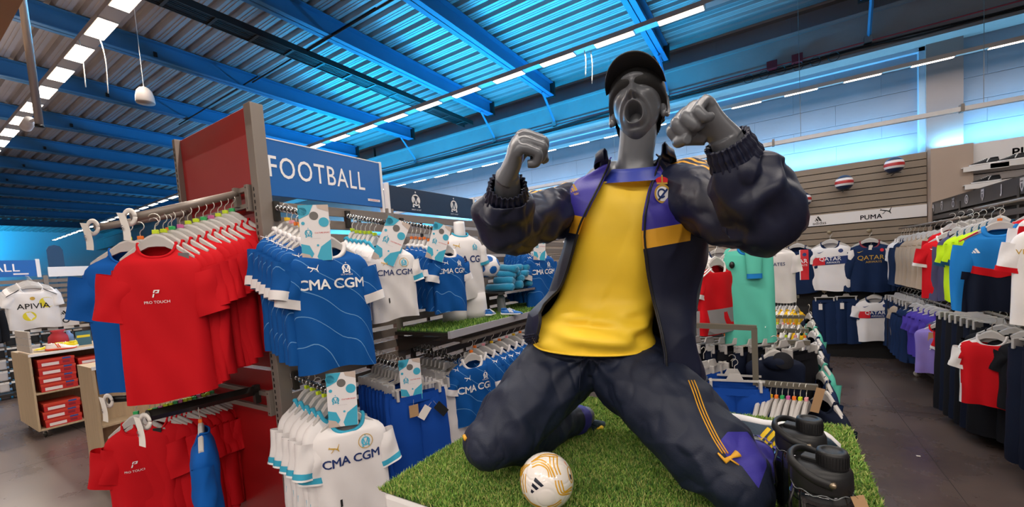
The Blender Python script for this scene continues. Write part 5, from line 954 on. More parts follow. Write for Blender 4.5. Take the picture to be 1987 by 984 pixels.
def fist(b, W, E_, e, s, sc=1.0, knx=.085, f=None):
    """W wrist, E_ elbow; e = direction of the first finger segments, s = thumb side, knx palm length"""
    W = np.asarray(W); f = (W-E_)/np.linalg.norm(W-E_) if f is None else np.asarray(f, float)/np.linalg.norm(f); e = np.asarray(e, float); e -= f*(e@f)*.55; e /= np.linalg.norm(e); s = np.asarray(s, float); s -= e*(s@e); s -= f*(s@f)*.9; s /= np.linalg.norm(s)
    n = -e; K0 = W+f*knx*sc
    limb(b, [W-f*.02, W+f*.03*sc, W+f*.065*sc+n*.006, K0+n*.002], [.027*sc,.033*sc,.041*sc,.040*sc], [.022*sc,.020*sc,.018*sc,.014*sc], up_=s, n=24, k=5)
    for i, q in enumerate((.033,.0115,-.0105,-.031)):
        L1, L2, L3 = [(x*sc) for x in ((.040,.028,.022),(.043,.030,.022),(.041,.028,.021),(.034,.023,.018))[i]]; r = (.0118,.0122,.0115,.0102)[i]*sc
        K = W+f*(knx-(.004,.0,.003,.010)[i])*sc+s*q*sc; P1 = K+(e*.97+f*.18)*L1; P2 = P1+(-f*.93+e*.28)*L2; P3 = P2+(-e*.85-f*.45)*L3
        limb(b, [K-f*.012-e*.004, K+f*.004, P1-e*.006, P1+e*.003-f*.003, P2, P3], [r*.95, r*1.12, r*.98, r*1.08, r, r*.85], n=14, k=4, up_=s)
    T0 = W+f*.022*sc+s*.024*sc+e*.008; T1 = W+f*.052*sc+s*.044*sc+e*.022*sc; T2 = W+f*.060*sc+s*.034*sc+e*.052*sc; T3 = W+f*.052*sc+s*.008*sc+e*.064*sc
    limb(b, [T0, T1, T2, T3], [.015*sc,.0145*sc,.0135*sc,.0105*sc], n=14, k=5, up_=n)
hb = MB()
limb(hb, [EL*.5+WL_*.5, WL_], [.034,.027], n=24); fist(hb, WL_, EL, _w((1.0,.18,.10)), _w((.15,-.85,.5)), 1.0, .082, f=_w((.40,-.70,-.55)))
limb(hb, [ER*.45+WR_*.55, WR_], [.040,.030], n=24); fist(hb, WR_, ER, _w((-.50,.62,-.35)), _w((-.15,-.55,.80)), 1.03, .082, f=_w((-.85,-.70,.05)))
bo = remesh(body, .006, 'body', skin, root, 3); ho = remesh(hb, .0024, 'hands', skin, root, 2)
# head: sculpted dense sphere in a face frame
HC = U(1236,194,1.205); tilt, yaw = math.radians(13), math.radians(-10)
def axes(tilt, yaw):
    f0 = _w((-.27+math.sin(yaw), 0, -.96)); f0[2] = 0; f0 /= np.linalg.norm(f0); r = np.cross((0,0,1.0), f0); f = f0*math.cos(tilt)+np.array((0,0,1.0))*math.sin(tilt); u = -f0*math.sin(tilt)+np.array((0,0,1.0))*math.cos(tilt); return r, f, u
hr, hf, hu = axes(tilt, yaw)                                                  # r: viewer's right, f: out of the face, u: crown
n, k = 300, 220; th = PI*(np.arange(k+1)+.3)/(k+.6); ph = np.arange(n)/n*2*PI
TH, PH = np.meshgrid(th, ph, indexing='ij'); x = np.sin(TH)*np.sin(PH); y = np.sin(TH)*np.cos(PH); z = -np.cos(TH)
jaw = np.clip(-z, 0, 1); X = x*.068*(1-.22*jaw**1.5); Yv = y*np.where(y > 0, .092, .105)*(1-.28*jaw*(y < 0)); Z = z*np.where(z > 0, .112, .132)
Yv = np.where(y > 0, Yv*(1-.06*jaw)+.0*jaw, Yv)
fr_ = np.clip(y, 0, 1)**.5*(y > 0)
def gs(cx_, cz, sx_, sz_): return np.exp(-((X-cx_)/sx_)**2-((Z-cz)/sz_)**2)
d = .009*gs(0,.016,.055,.011)-.014*(gs(-.030,-.005,.017,.012)+gs(.030,-.005,.017,.012))+.009*(gs(-.031,-.008,.012,.006)+gs(.031,-.008,.012,.006))-.004*(gs(-.031,-.0015,.013,.0018)+gs(.031,-.0015,.013,.0018))-.003*(gs(-.031,-.0145,.013,.0016)+gs(.031,-.0145,.013,.0016))
d += .009*gs(0,-.012,.009,.020)+.020*gs(0,-.036,.011,.012)+.010*(gs(-.012,-.042,.006,.006)+gs(.012,-.042,.006,.006)); d += .008*(gs(-.045,-.030,.018,.013)+gs(.045,-.030,.018,.013))
rm_ = np.sqrt((X/.0215)**2+((Z+.079)/.0215)**2)
d += .009*np.exp(-((rm_-1.18)/.17)**2); d -= .004*np.exp(-((rm_-1.55)/.16)**2); d += .005*np.exp(-((rm_-1.95)/.2)**2)*(Z > -.1); d -= .055*np.clip((1.05-rm_)/.25, 0, 1)**1.0
d += .008*gs(0,-.120,.022,.012)-.006*(gs(-.052,-.07,.018,.03)+gs(.052,-.07,.018,.03)); d -= .010*(gs(-.0062,-.047,.0035,.003)+gs(.0062,-.047,.0035,.003))
Yv = Yv+d*fr_
P = HC+X[..., None]*hr+Yv[..., None]*hf+Z[..., None]*hu
head = MB(); head.rings(P)
for sg in (-1, 1):                                                           # ears: rim, lobe, inner fold
    c = HC+hr*sg*.066-hf*.012-hu*.022; E1 = [c+hf*(.018*math.sin(a)*-1-.004)+hu*(.032*math.cos(a))+hr*sg*(.006+.009*(1-math.cos(a+1.2))/2) for a in np.linspace(-.7, 3.6, 16)]
    limb(head, E1, [.0045+.002*math.sin(i/15*PI) for i in range(16)], n=8, k=2, up_=hr); E2 = [c+hf*(.008*math.sin(a)*-1)+hu*(.018*math.cos(a)-.002)+hr*sg*.008 for a in np.linspace(0, 3.3, 8)]; limb(head, E2, [.0035]*8, n=8, k=2, up_=hr)
    head.sphere(c-hf*.004, (.012,.012,.026), 12, 10); head.sphere(c-hu*.030+hf*.002+hr*sg*.004, (.008,.008,.010), 10, 8)
# join body, hands and head into one continuous mesh
def merge(objs, name, parent, mats):
    b = MB()
    for o in objs:
        me = o.data; V = np.empty(len(me.vertices)*3); me.vertices.foreach_get('co', V); b.add(V, [tuple(p.vertices) for p in me.polygons]); bpy.data.objects.remove(o)
    return b
bb = merge([bo, ho], 'body', root, skin); bb.add(np.concatenate(head.v), head.f); bb.build('body', skin, root, True)
hairm = mat('curled_dark_hair', '3e3c3c', .6, bump=1.0, bump_s=160); b = MB(); R = []
for i in range(14):
    u_ = i/13; zz = .035-u_*.12; R.append([HC+hr*(math.sin(a)*(.075-.012*u_*u_*1.2))+hf*(-.012-abs(math.cos(a))*(.098-.020*u_))+hu*(zz+.004*math.sin(a*40+i*2.4)) for a in np.linspace(-1.42, 1.42, 60)])
b.rings(R, closed=False, cap=False); b.build('short_hair', hairm, root, True)
# cap
cap = mat('black_cap_cloth', '07080b', .6, bump=.1, bump_s=300, sheen=.05); b = MB(); R = []
for i in range(22):
    p_ = PI/2*(i+.1)/21; R.append([HC+hr*(.080*math.sin(a)*math.cos(p_))+hf*(-.008+(.103 if math.cos(a) > 0 else .114)*math.cos(a)*math.cos(p_))+hu*(.022-.035*(1-math.cos(a))/2*math.cos(p_)+.090*math.sin(p_)) for a in np.arange(56)/56*2*PI])
R = [[p-hu*.03 for p in R[0]]]+R
b.rings(R); ct = b.build('cap', cap, root, True)
b = MB(); R = []
for s_ in np.linspace(-1, 1, 33):
    a = s_*1.12; ex = .064*math.sqrt(max(0, 1-abs(s_)**2.6)); R.append([HC+hr*(.080*math.sin(a)+r_*.010*s_)+hf*(.098*math.cos(a)-.012+r_*ex)+hu*(.036-.016*s_*s_*(1+.6*r_)+.004*r_+hh) for r_, hh in ((0,0),(.35,0),(.7,0),(1,0),(1.02,.0025),(1,.005),(.7,.005),(.35,.005),(0,.005))])
b.rings(np.array(R).transpose(1,0,2), closed=False, cap=False); b.build('cap_brim', cap, ct, True); MB().sphere(HC+hu*.113-hf*.008, .008, 12, 8).build('cap_button', cap, ct, True)
MB().tube([HC+hr*(.087*math.sin(a))+hf*(-.010-.112*abs(math.cos(a)))-hu*.025 for a in np.linspace(-.8,.8,14)], .008, 8).build('cap_strap', cap, ct, True)
def crease(p, f, s=0.0, w=3.0):
    n_ = noise.noise(Vector((p[0]*f+s, p[1]*f-s, p[2]*f*.8+s))); return max(0, 1-abs(n_)*w)**2
# tee
def torso_rings(levels, n, infl, wr):
    """levels: (centre, half-width, half-depth); angle 0 = straight ahead, grows to the viewer's right"""
    Cn = catmull([l[0] for l in levels], 10); A = catmull([(l[1], l[2], 0) for l in levels], 10); a = np.arange(n)/n*2*PI; R = []
    for i in range(len(Cn)):
        w = A[i,0]+infl; dd = A[i,1]+infl; s_, c_ = np.sin(a), np.cos(a); q = Cn[i]+(w*np.sign(s_)*np.abs(s_)**.9)[:,None]*bR+(dd*np.sign(c_)*np.abs(c_)**.8)[:,None]*bF; R.append(q)
    R = np.array(R)
    if wr is not None:
        for i in range(len(R)):
            o_ = R[i]-Cn[i]; ln = np.linalg.norm(o_, axis=1)[:,None]; R[i] = R[i]+o_/ln*np.array([wr(i/(len(R)-1), x, R[i][j]) for j, x in enumerate(a)])[:,None]
    return R
tee_lv = [(PEL+(0,0,.025)+bF*.012, .190, .150), (PEL+(0,0,.07)+bF*.01, .180, .145), (WA+(0,0,.02), .155, .125), (CH+(0,0,-.05), .165, .125), (CH+(0,0,.03), .165, .122), (CH+(0,0,.09), .15, .105), (NB+(0,0,-.048)-bF*.004, .094, .082)]
def tee_wr(u_, a, p):
    f_ = math.exp(-((u_-.12)/.14)**2); front = max(0, math.cos(a)); s = p[2]
    return 1.5*front*(f_*(.009*math.sin(s*95+2.2*math.cos(a*2.2-.4))+.006*math.sin(s*150+a*5))+.004*math.sin(a*9+s*16)*(.3+u_)*(1-u_)+.006*noise.noise(Vector((a*1.5, s*9, 3))))+.003*math.sin(a*4)
R = torso_rings(tee_lv, 160, .006, tee_wr)
for i in range(len(R)):                                                      # hem curves down at the front
    u_ = i/(len(R)-1); w_ = max(0, 1-u_/.16); R[i][:,2] -= .024*max(0, (u_-.88)/.12)*np.clip(np.cos(np.arange(160)/160*2*PI), 0, 1)**1.3; aa = np.arange(160)/160*2*PI; R[i][:,2] -= w_*(.030*np.clip(np.cos(aa), 0, 1)+.010*np.sin(aa+.4)*0)
b = MB(); b.rings(R, cap=False); b.build('yellow_tee', yel, root, True)
b = MB(); b.tube(np.r_[R[0], R[0][:2]], .0032, 6, cap=False); b.build('tee_hem', yel, root, True)
b = MB(); a160 = np.arange(160)/160*2*PI; c0 = NB+(0,0,-.004); Rc = [[c0+bR*(w*math.sin(a))+bF*(d_*math.cos(a))+np.array((0,0,h_-(.018*max(0,math.cos(a))**1.5))) for a in a160[::2]] for w, d_, h_ in ((.107,.097,-.054),(.090,.082,-.036),(.078,.073,-.022),(.069,.066,-.010),(.066,.063,-.014))]; b.rings(Rc, cap=False); b.build('tee_collar', mat('purple_collar', '2e3fa0', .5), root, True)
# jacket: open shell, colours set by height and angle
jl = [(PEL+(0,0,-.128)+bR*.052, .250, .175), (PEL+(0,0,-.07)+bR*.058, .272, .190), (PEL+(0,0,.04)+bR*.052, .258, .178), (WA+(0,0,.02)+bR*.042, .232, .160), (CH+(0,0,-.05)+bR*.012, .212, .155), (CH+(0,0,.02), .205, .150), (CH+(0,0,.075), .195, .135), (CH+(0,0,.118), .165, .110), (NB+(0,0,-.012), .098, .084), (NB+(0,0,.012), .070, .070)]
Cn = catmull([l[0] for l in jl], 22); A = catmull([(l[1], l[2], 0) for l in jl], 22); NJ = 270
_s = np.r_[0, np.cumsum(np.linalg.norm(np.diff(Cn, axis=0), axis=1))]; _u = np.linspace(0, _s[-1], NJ); Cn = np.array([np.interp(_u, _s, Cn[:, k_]) for k_ in range(3)]).T; A = np.array([np.interp(_u, _s, A[:, k_]) for k_ in range(3)]).T
edgeL = [(620,1064),(560,1092),(500,1112),(440,1132),(380,1158),(340,1180),(318,1186),(300,1190)]; edgeR = [(735,1284),(680,1279),(600,1264),(540,1252),(470,1243),(420,1243),(370,1254),(330,1268),(300,1278)]
def ring_pt(i, a, infl=0):
    s_, c_ = math.sin(a), math.cos(a); return Cn[i]+bR*((A[i,0]+infl)*math.copysign(abs(s_)**.9, s_))+bF*((A[i,1]+infl)*math.copysign(abs(c_)**.8, c_))
def find(i, side):
    best = None
    for a in np.linspace(0, 1.5, 90):
        p = ring_pt(i, side*a); q = proj(p); tab = edgeR if side > 0 else edgeL; e_ = np.interp(q[1], [t_[0] for t_ in sorted(tab)], [t_[1] for t_ in sorted(tab)]); dlt = (q[0]-e_)*side
        if dlt >= 0: return a, q
    return 1.5, q
EA = []
for i in range(NJ): EA.append((find(i, -1)[0], find(i, 1)[0]))
EA = np.array(EA); ker = np.ones(13)/13; EA = np.c_[np.convolve(np.pad(EA[:,0], 6, 'edge'), ker, 'valid'), np.convolve(np.pad(EA[:,1], 6, 'edge'), ker, 'valid')]
def jw(i, a, p):
    u_ = i/(NJ-1); v = .006*noise.noise(Vector((a*1.6, p[2]*5, 7)))*2+.005*math.sin(a*7+p[2]*14+1)*(1-u_)+.004*noise.noise(Vector((p[0]*14, p[1]*14, p[2]*10)))+.005*crease(p*np.array((1,1,.5)), 9, 2)
    if u_ < .07: v += .004*math.sin(a*60)                                    # gathered hem
    return v
na = 220; RJ = []
for i in range(NJ):
    a0, a1 = EA[i]; angs = np.linspace(a1, 2*PI-a0, na); row_ = []
    for a in angs:
        aa = a if a < PI else a-2*PI; p = ring_pt(i, aa); o_ = p-Cn[i]; o_ /= np.linalg.norm(o_); flare = .020*math.exp(-min(abs(a-a1), abs(2*PI-a0-a))/.25)*(1-i/NJ); row_.append(p+o_*(jw(i, aa, p)+flare))
    RJ.append(row_)
RJ = np.array(RJ)
for j in range(na):                                                          # left panel is pulled up, right panel hangs lower
    fr = j/(na-1); lift = np.interp(fr, [0,.2,.6,.85,1], [0,0,.04,.13,.155])
    for i in range(NJ):
        w_ = max(0, 1-i/(NJ*.42)); RJ[i, j, 2] += lift*w_
jb = MB(); jb.rings(RJ, closed=False, cap=False)
jb.m = [0]*len(jb.m); jm_ = mat('jacket_panelled_cloth', '0d1530', .46, 0, 3, .08, bump=.04, bump_s=260, spec=.5); jo = jb.build('jacket', [jm_], root, True)
pv = np.full((NJ, na), 200.0)
for i in range(NJ):
    for j in range(na):
        p = RJ[i, j]; q = proj(p)
        if (p-Cn[i])@bF < -.02: continue
        if q[0] < 1210: pv[i, j] = q[1]-(412+.19*(q[0]-1085)) if q[1] > 300 else 200
        else:
            pv[i, j] = q[1]-(448-.18*(q[0]-1245))
            if (q[1] < 430 and q[0] > 1268+(q[1]-300)*.62) or q[0] > 1342 or q[1] < 296: pv[i, j] = 200
        pv[i, j] = min(pv[i, j], 200)
at_ = jo.data.attributes.new('panel_height', 'FLOAT', 'POINT'); at_.data.foreach_set('value', pv.reshape(-1).astype(np.float32))
nt = jm_.node_tree; N = nt.nodes; L = nt.links; an = N.new('ShaderNodeAttribute'); an.attribute_name = 'panel_height'; src = N['Principled BSDF'].inputs['Base Color'].links[0].from_socket
for lim, cc in ((36, 'e0a428'), (0, '37309a')):
    lt_ = N.new('ShaderNodeMath'); lt_.operation = 'LESS_THAN'; lt_.inputs[1].default_value = lim; mx_ = N.new('ShaderNodeMix'); mx_.data_type = 'RGBA'; L.new(an.outputs['Fac'], lt_.inputs[0]); L.new(lt_.outputs[0], mx_.inputs[0]); L.new(src, mx_.inputs[6]); mx_.inputs[7].default_value = lin(cc); src = mx_.outputs[2]
L.new(src, N['Principled BSDF'].inputs['Base Color'])
so = jo.modifiers.new('s', 'SOLIDIFY'); so.thickness = .004; so.offset = -1
def along(side, i0, i1, off=.0): return [RJ[i, (1 if side > 0 else na-2)]+bF*(.004+off) for i in range(i0, i1)]
for sd in (1, -1): MB().tube(along(sd, 0, NJ-6), .003, 8).build('zip_tape', mat('zip_black', '16181e', .5, .2), jo, True)
zp = RJ[2, 1]; b = MB(); b.box(zp+(-.006,-.012,-.01), zp+(.006,-.004,.012)); b.tube([zp+(0,-.012,-.004), zp+(.004,-.016,-.03)], .0035, 6); b.build('zip_pull', chrome, jo)
hemr = MB(); 
for dz in (.012, .026, .040, .054): hemr.tube([RJ[min(int(dz/.003), 20), j]+(RJ[2, j]-Cn[2])*.012 for j in range(2, na-2, 2)], .0022, 5)
hemr.build('gathered_hem_ribs', navyj, jo, True)
# collar: standing, spread open
b = MB(); R0 = RJ[NJ-4]; Rk = []
R0 = RJ[NJ-9]
for h_, o_ in ((-.004,.004),(.014,.006),(.030,.005),(.035,.010),(.028,.016),(.004,.020)): Rk.append([R0[j]+(lambda v: v/np.linalg.norm(v))((R0[j]-Cn[NJ-9])*np.array((1,1,0)))*(o_-.020*(h_/.05)*(1-abs(j/(na-1)-.5)*2)+.010*(h_/.05)*(abs(j/(na-1)-.5)*2)**3)+np.array((0,0,h_)) for j in range(na)])
b.rings(Rk, closed=False, cap=False); co = b.build('collar', navyj, jo, True); co.modifiers.new('s', 'SOLIDIFY').thickness = .003
# sleeves
def sleeve(P, ra, cuff_dir, seed, flip):
    b = MB()
    def wr(s, a, p): 
        t_ = s/1.0; return .0065*math.sin(s*78+2.5*math.sin(a+seed))*max(0, min(1, (s-.14)*8))*(.5+.5*math.cos(a-2.2*flip))+.009*noise.noise(Vector((p[0]*11+seed, p[1]*11, p[2]*9)))+.005*noise.noise(Vector((p[0]*24, p[1]*24+seed, p[2]*20)))+.0065*crease(p, 9, seed)-.004*crease(p, 17, seed+3)+.003*math.sin(a*5+s*28)
    def mf(u_, a, s):
        for c_ in (-.22, 0, .22):
            if abs(((a-PI/2*0-st0+PI) % (2*PI))-PI-c_) < .045: return 1
        return 0
    st0 = 0.0
    R = limb(b, P, ra, up_=(0,0,1.0), n=140, k=14, wr=wr, cap=False, mf=mf); return b, R
CHL = CH+(0,0,.045)-bR*.08; CHR = CH+(0,0,.045)+bR*.08
fl = (WL_-EL)/np.linalg.norm(WL_-EL); frr = (WR_-ER)/np.linalg.norm(WR_-ER)
bL, RL = sleeve([CHL, SL+(0,0,-.01), SL*.45+EL*.55+(0,0,-.005), EL+(0,0,.0), EL*.5+WL_*.5+(0,0,-.004), WL_-fl*.075], [.055,.077,.073,.073,.064,.048], fl, 1, 1)
bL.build('sleeve', [navyj, goldf], jo, True)
bRr, RR_ = sleeve([CHR, SR+(0,0,-.015), SR*.45+ER*.55+(0,0,-.02), ER+(0,0,-.0), ER*.5+WR_*.5, WR_-frr*.055], [.060,.088,.083,.083,.072,.046], frr, 5, -1)
bRr.build('sleeve', [navyj, goldf], jo, True)
for W_, fd, R_, s_ in ((WL_, fl, RL, .075), (WR_, frr, RR_, .055)):
    b = MB(); c0 = W_-fd*s_; u1 = np.cross(fd, (0,0,1.0)); u1 /= np.linalg.norm(u1); v1 = np.cross(fd, u1); Rr = []
    for k_ in range(9):
        t_ = k_/8; Rr.append([c0+fd*(-.012+t_*.056)+(u1*math.cos(a)+v1*math.sin(a))*(.052-.010*t_+.003*math.sin(a*22)+.0015*math.sin(t_*14)) for a in np.arange(132)/132*2*PI])
    Rr.append([p+(c0-p)*.12 for p in np.array(Rr[-1])]); b.rings(Rr, cap=False); b.build('elastic_cuff', navyj, jo, True)
# chest marks
def chest(part, i_, a_, s_, nm, m, sx=1, up_=(0,0,1.0), off=.012):
    c = ring_pt(i_, a_, .0); o_ = c-Cn[i_]; o_[2] = 0; o_ /= np.linalg.norm(o_); r_ = np.cross((0,0,1.0), o_); V, Fc = part; b = MB(); b.add([c+o_*off+r_*x_*s_*sx+np.array((0,0,1))*y_*s_ for x_, y_ in V], Fc); return b.build(nm, m, jo)
def best(px, py, side):
    bst = None
    for i in range(NJ//2, NJ-4):
        for a in np.linspace(.2, 1.45, 60):
            q = proj(ring_pt(i, side*a, .012)); d_ = (q[0]-px)**2+(q[1]-py)**2
            if bst is None or d_ < bst[0]: bst = (d_, i, side*a)
    return bst[1], bst[2]
i_, a_ = best(1122, 364, -1); chest(BARS, i_, a_, .032, 'emblem', mat('gold_print', 'e0b050', .5), 1.5, off=.022); chest(moved(text2d('adidas', .28, .02), 0, -.5), i_, a_, .036, 'lettering', mat('gold_print'), 1.5, off=.022)
i_, a_ = best(1284, 376, 1); chest(disc2d(.42), i_, a_, .056, 'crest_field', mat('crest_white', 'e6e6ea', .5), off=.0125); chest(ring2d(.36,.46), i_, a_, .056, 'crest_ring', goldl, off=.013); chest(join2d(moved(ring2d(.16,.24,18,.4,5.6), -.06, .02), pl((-.30,-.28),(-.22,-.34),(.30,.18),(.24,.26))), i_, a_, .056, 'crest_letters', navl, off=.0135)
chest(pl((-.28,.48),(-.36,.70),(-.22,.78),(0,.84),(.22,.78),(.36,.70),(.28,.48)), i_, a_, .056, 'crest_crown', redl, off=.0125); chest(join2d(pl((-.30,.46),(-.30,.54),(.30,.54),(.30,.46)), moved(disc2d(.05), 0, .86), pl((-.04,.54),(-.04,.82),(.04,.82),(.04,.54))), i_, a_, .056, 'crest_crown_band', goldl, off=.013)
# pants
pb_ = MB(); limb(pb_, [PEL+(0,0,.10), PEL+(0,0,.02), PEL+(0,0,-.07)], [.115,.128,.10], [.172,.182,.13], up_=bF)
limb(pb_, [PEL-bR*.055+(0,0,.02), HL+(0,0,-.0), HL*.5+KL*.5+(0,0,.008), KL*.85+HL*.15, KL+(0,0,.0)+(KL-HL)*.10], [.105,.128,.115,.098,.072])
limb(pb_, [PEL+bR*.055+(0,0,.02), HR+(0,0,-.0), HR*.5+KR*.5+(0,0,.012), KR*.85+HR*.15, KR+(0,0,.0)+(KR-HR)*.10], [.105,.130,.118,.098,.072])
pb_.sphere(KL, .086, 24, 16); pb_.sphere(KR, .084, 24, 16)
limb(pb_, [KL+(0,0,-.0), KL*.6+AL*.4, KL*.12+AL*.88], [.085,.076,.052]); limb(pb_, [KR, KR*.6+AR*.4+(0,0,.012), KR*.15+AR*.85+(0,0,.01)], [.076,.058,.046])
def pdisp(V):
    d1 = np.linalg.norm(V-(HL*.55+HR*.45+(0,0,-.03)), axis=1); ang = np.arctan2((V-PEL)@bR, (V-PEL)[:,2]); kl = np.linalg.norm(V-KL, axis=1); kr = np.linalg.norm(V-KR, axis=1)
    return .0065*np.sin(ang*11+5*nz(V, 4, 2))*np.exp(-(d1/.24)**2)+.012*nz(V*np.array((1,1,.6)), 9, 5)+.006*np.sin(kl*60+4*nz(V, 6, 9))*np.exp(-((kl-.13)/.06)**2)+.006*np.sin(kr*60+4*nz(V, 6, 4))*np.exp(-((kr-.13)/.06)**2)+.004*nz(V, 26, 3)+.006*np.array([crease(v, 7, 4) for v in V])-.003*np.array([crease(v, 15, 9) for v in V])
po = remesh(pb_, .005, 'track_pants', [navyp], root, 2, None, pdisp)
Vp = np.empty(len(po.data.vertices)*3); po.data.vertices.foreach_get('co', Vp); Vp = Vp.reshape(-1, 3); sd = np.full(len(Vp), -.1)
ax_ = AR-KR; t_ = (Vp-KR)@ax_/(ax_@ax_); off_ = Vp-KR-t_[:,None]*ax_; dd = np.linalg.norm(off_, axis=1)
sd = np.minimum.reduce([(t_-.25)*.25, .12-dd, off_[:,2]+.03, .075-off_@bR]); poly = np.array([(1392,862),(1412,838),(1450,838),(1486,885),(1488,905),(1472,948),(1440,905),(1412,888)], float)
for i_c in np.where((t_ > -.9) & (t_ < .9) & (dd < .16))[0]:
    q_ = np.array(proj(Vp[i_c])); ins = False; dm = 1e9
    for a_e, b_e in zip(poly, np.roll(poly, -1, 0)):
        if (a_e[1] > q_[1]) != (b_e[1] > q_[1]) and q_[0] < (b_e[0]-a_e[0])*(q_[1]-a_e[1])/(b_e[1]-a_e[1])+a_e[0]: ins = not ins
        e_ = b_e-a_e; h_ = np.clip((q_-a_e)@e_/(e_@e_), 0, 1); dm = min(dm, np.hypot(*(q_-a_e-h_*e_)))
    sd[i_c] = max(sd[i_c], (dm if ins else -dm)/800)
axl = AL-KL; tl = (Vp-KL)@axl/(axl@axl); dl = np.linalg.norm(Vp-KL-tl[:,None]*axl, axis=1); sd = np.maximum(sd, np.minimum((tl-.8)*.3, .1-dl))
at_ = po.data.attributes.new('purple_panel', 'FLOAT', 'POINT'); at_.data.foreach_set('value', sd.astype(np.float32))
nt = navyp.node_tree; N = nt.nodes; L = nt.links; an = N.new('ShaderNodeAttribute'); an.attribute_name = 'purple_panel'; gt_ = N.new('ShaderNodeMath'); gt_.operation = 'GREATER_THAN'; gt_.inputs[1].default_value = 0; mx_ = N.new('ShaderNodeMix'); mx_.data_type = 'RGBA'
src = N['Principled BSDF'].inputs['Base Color'].links[0].from_socket; L.new(an.outputs['Fac'], gt_.inputs[0]); L.new(gt_.outputs[0], mx_.inputs[0]); L.new(src, mx_.inputs[6]); mx_.inputs[7].default_value = lin('37309a'); L.new(mx_.outputs[2], N['Principled BSDF'].inputs['Base Color'])
# piping down the outside of the front thigh, centre seam
from mathutils.bvhtree import BVHTree
dgp = bpy.context.evaluated_depsgraph_get(); bvh = BVHTree.FromPolygons([v.co for v in po.data.vertices], [tuple(p.vertices) for p in po.data.polygons])
def onpants(px, py, off=.0015):
    r_ = Vector(_w(((px-PX0)/F_, (py-PY0)/F_, 1.0))).normalized(); h = bvh.ray_cast(Vector(EYE), r_); return None if h[0] is None else np.array(h[0])-np.array(r_)*off
for k_ in range(3):
    pts = [onpants(x_+k_*5.5, y_) for x_, y_ in ((1336,738),(1344,758),(1355,790),(1368,820),(1382,848),(1394,868),(1402,880))]; pts = [p for p in pts if p is not None]
    if len(pts) > 2: MB().tube(catmull(pts, 4), .0016, 6).build('gold_piping', goldf, po, True)
pk = U(1412,886,.90); pk = onpants(1412,888,.006); 
if pk is not None:
    b = MB(); b.tube([pk+_w((-.022,-.010,0)), pk+_w((-.008,.006,-.004)), pk+_w((.010,-.002,0)), pk+_w((.026,-.008,.004))], [.004,.008,.004,.010], 8, flat=.5); b.tube([pk+_w((0,0,-.003)), pk+_w((.03,.02,.0))], [.004,.008], 8, flat=.4); b.build('pinched_gold_piping', goldf, po, True)
pts = [p for p in (onpants(x_, y_, .0005) for x_, y_ in ((1131,668),(1129,695),(1126,725),(1124,755),(1124,775))) if p is not None]
if len(pts) > 2: MB().tube(catmull(pts, 4), .0015, 6).build('centre_seam', navyp, po, True)
pts = [p for p in (onpants(x_, y_, .002) for x_, y_ in ((898,838),(901,846),(904,853))) if p is not None]
if len(pts) > 1: MB().tube(pts, .006, 8).build('gold_knee_piece', goldf, po, True)
navyp2 = None
# pant cuffs gathered, right lower leg
ax = (AR-KR)/np.linalg.norm(AR-KR); b = MB(); c0 = AR-ax*.075+(0,0,.010); u1 = np.cross(ax, (0,0,1.0)); u1 /= np.linalg.norm(u1); v1 = np.cross(ax, u1)
b.rings([[c0+ax*(t_*.045)+(u1*math.cos(a)+v1*math.sin(a))*(.060-.008*t_+.0025*math.sin(a*20)) for a in np.arange(100)/100*2*PI] for t_ in np.linspace(0, 1, 6)], cap=False); b.build('pants_cuff', purp, po, True)
# shoes
def orient(t, heel, toe, up_):
    xx = Vector(toe-heel).normalized(); zz = Vector(up_); zz = (zz-xx*zz.dot(xx)).normalized(); yy = zz.cross(xx); M = Matrix((xx, yy, zz)).transposed().to_4x4(); M.translation = Vector(heel); t.matrix_basis = M
shn = mat('shoe_navy', '2f4254', .6, bump=.2, bump_s=300); shw = mat('shoe_sole_white', 'e4e2e4', .5); shy = mat('shoe_yellow', 'f0c818', .5)
shl = mat('shoe_lace_petrol', '2f5f80', .6)
hl, to_ = U(1402,813,1.37), U(1632,862,1.17)
s_ = make_shoe('running_shoe', None, float(np.linalg.norm(to_-hl)), shn, shw, shy, None, shl, mat('shoe_lining', '1c222a', .7), 3, shy); orient(s_, hl, to_, _w((-.10,.52,-.84))); s_.parent = root; del s_['category']
MB().tube(catmull([U(1478,872,1.26), U(1500,880,1.20), U(1498,905,1.19), U(1510,930,1.18), U(1516,912,1.19), U(1508,885,1.20)], 5), .003, 6).build('untied_lace', shl, root, True)
hl2, to2 = U(1165,800,1.60), U(1110,838,1.72)
s2_ = make_shoe('running_shoe', None, .26, shn, shn, shy, None, shl, None, 3, shy); orient(s2_, U(1168,815,1.62), U(1050,812,1.85), _w((.2,.75,-.6))); s2_.parent = root; del s2_['category']
_L = float(np.linalg.norm(to_-hl)); aj = np.array(s_.matrix_basis @ Vector((_L*.17, 0, _L*.20))); b = MB(); limb(b, [AR-ax*.05, AR+ax*.005, AR*.4+aj*.6, aj], [.036,.038,.040,.040]); b.build('ankle', skin, root, True)
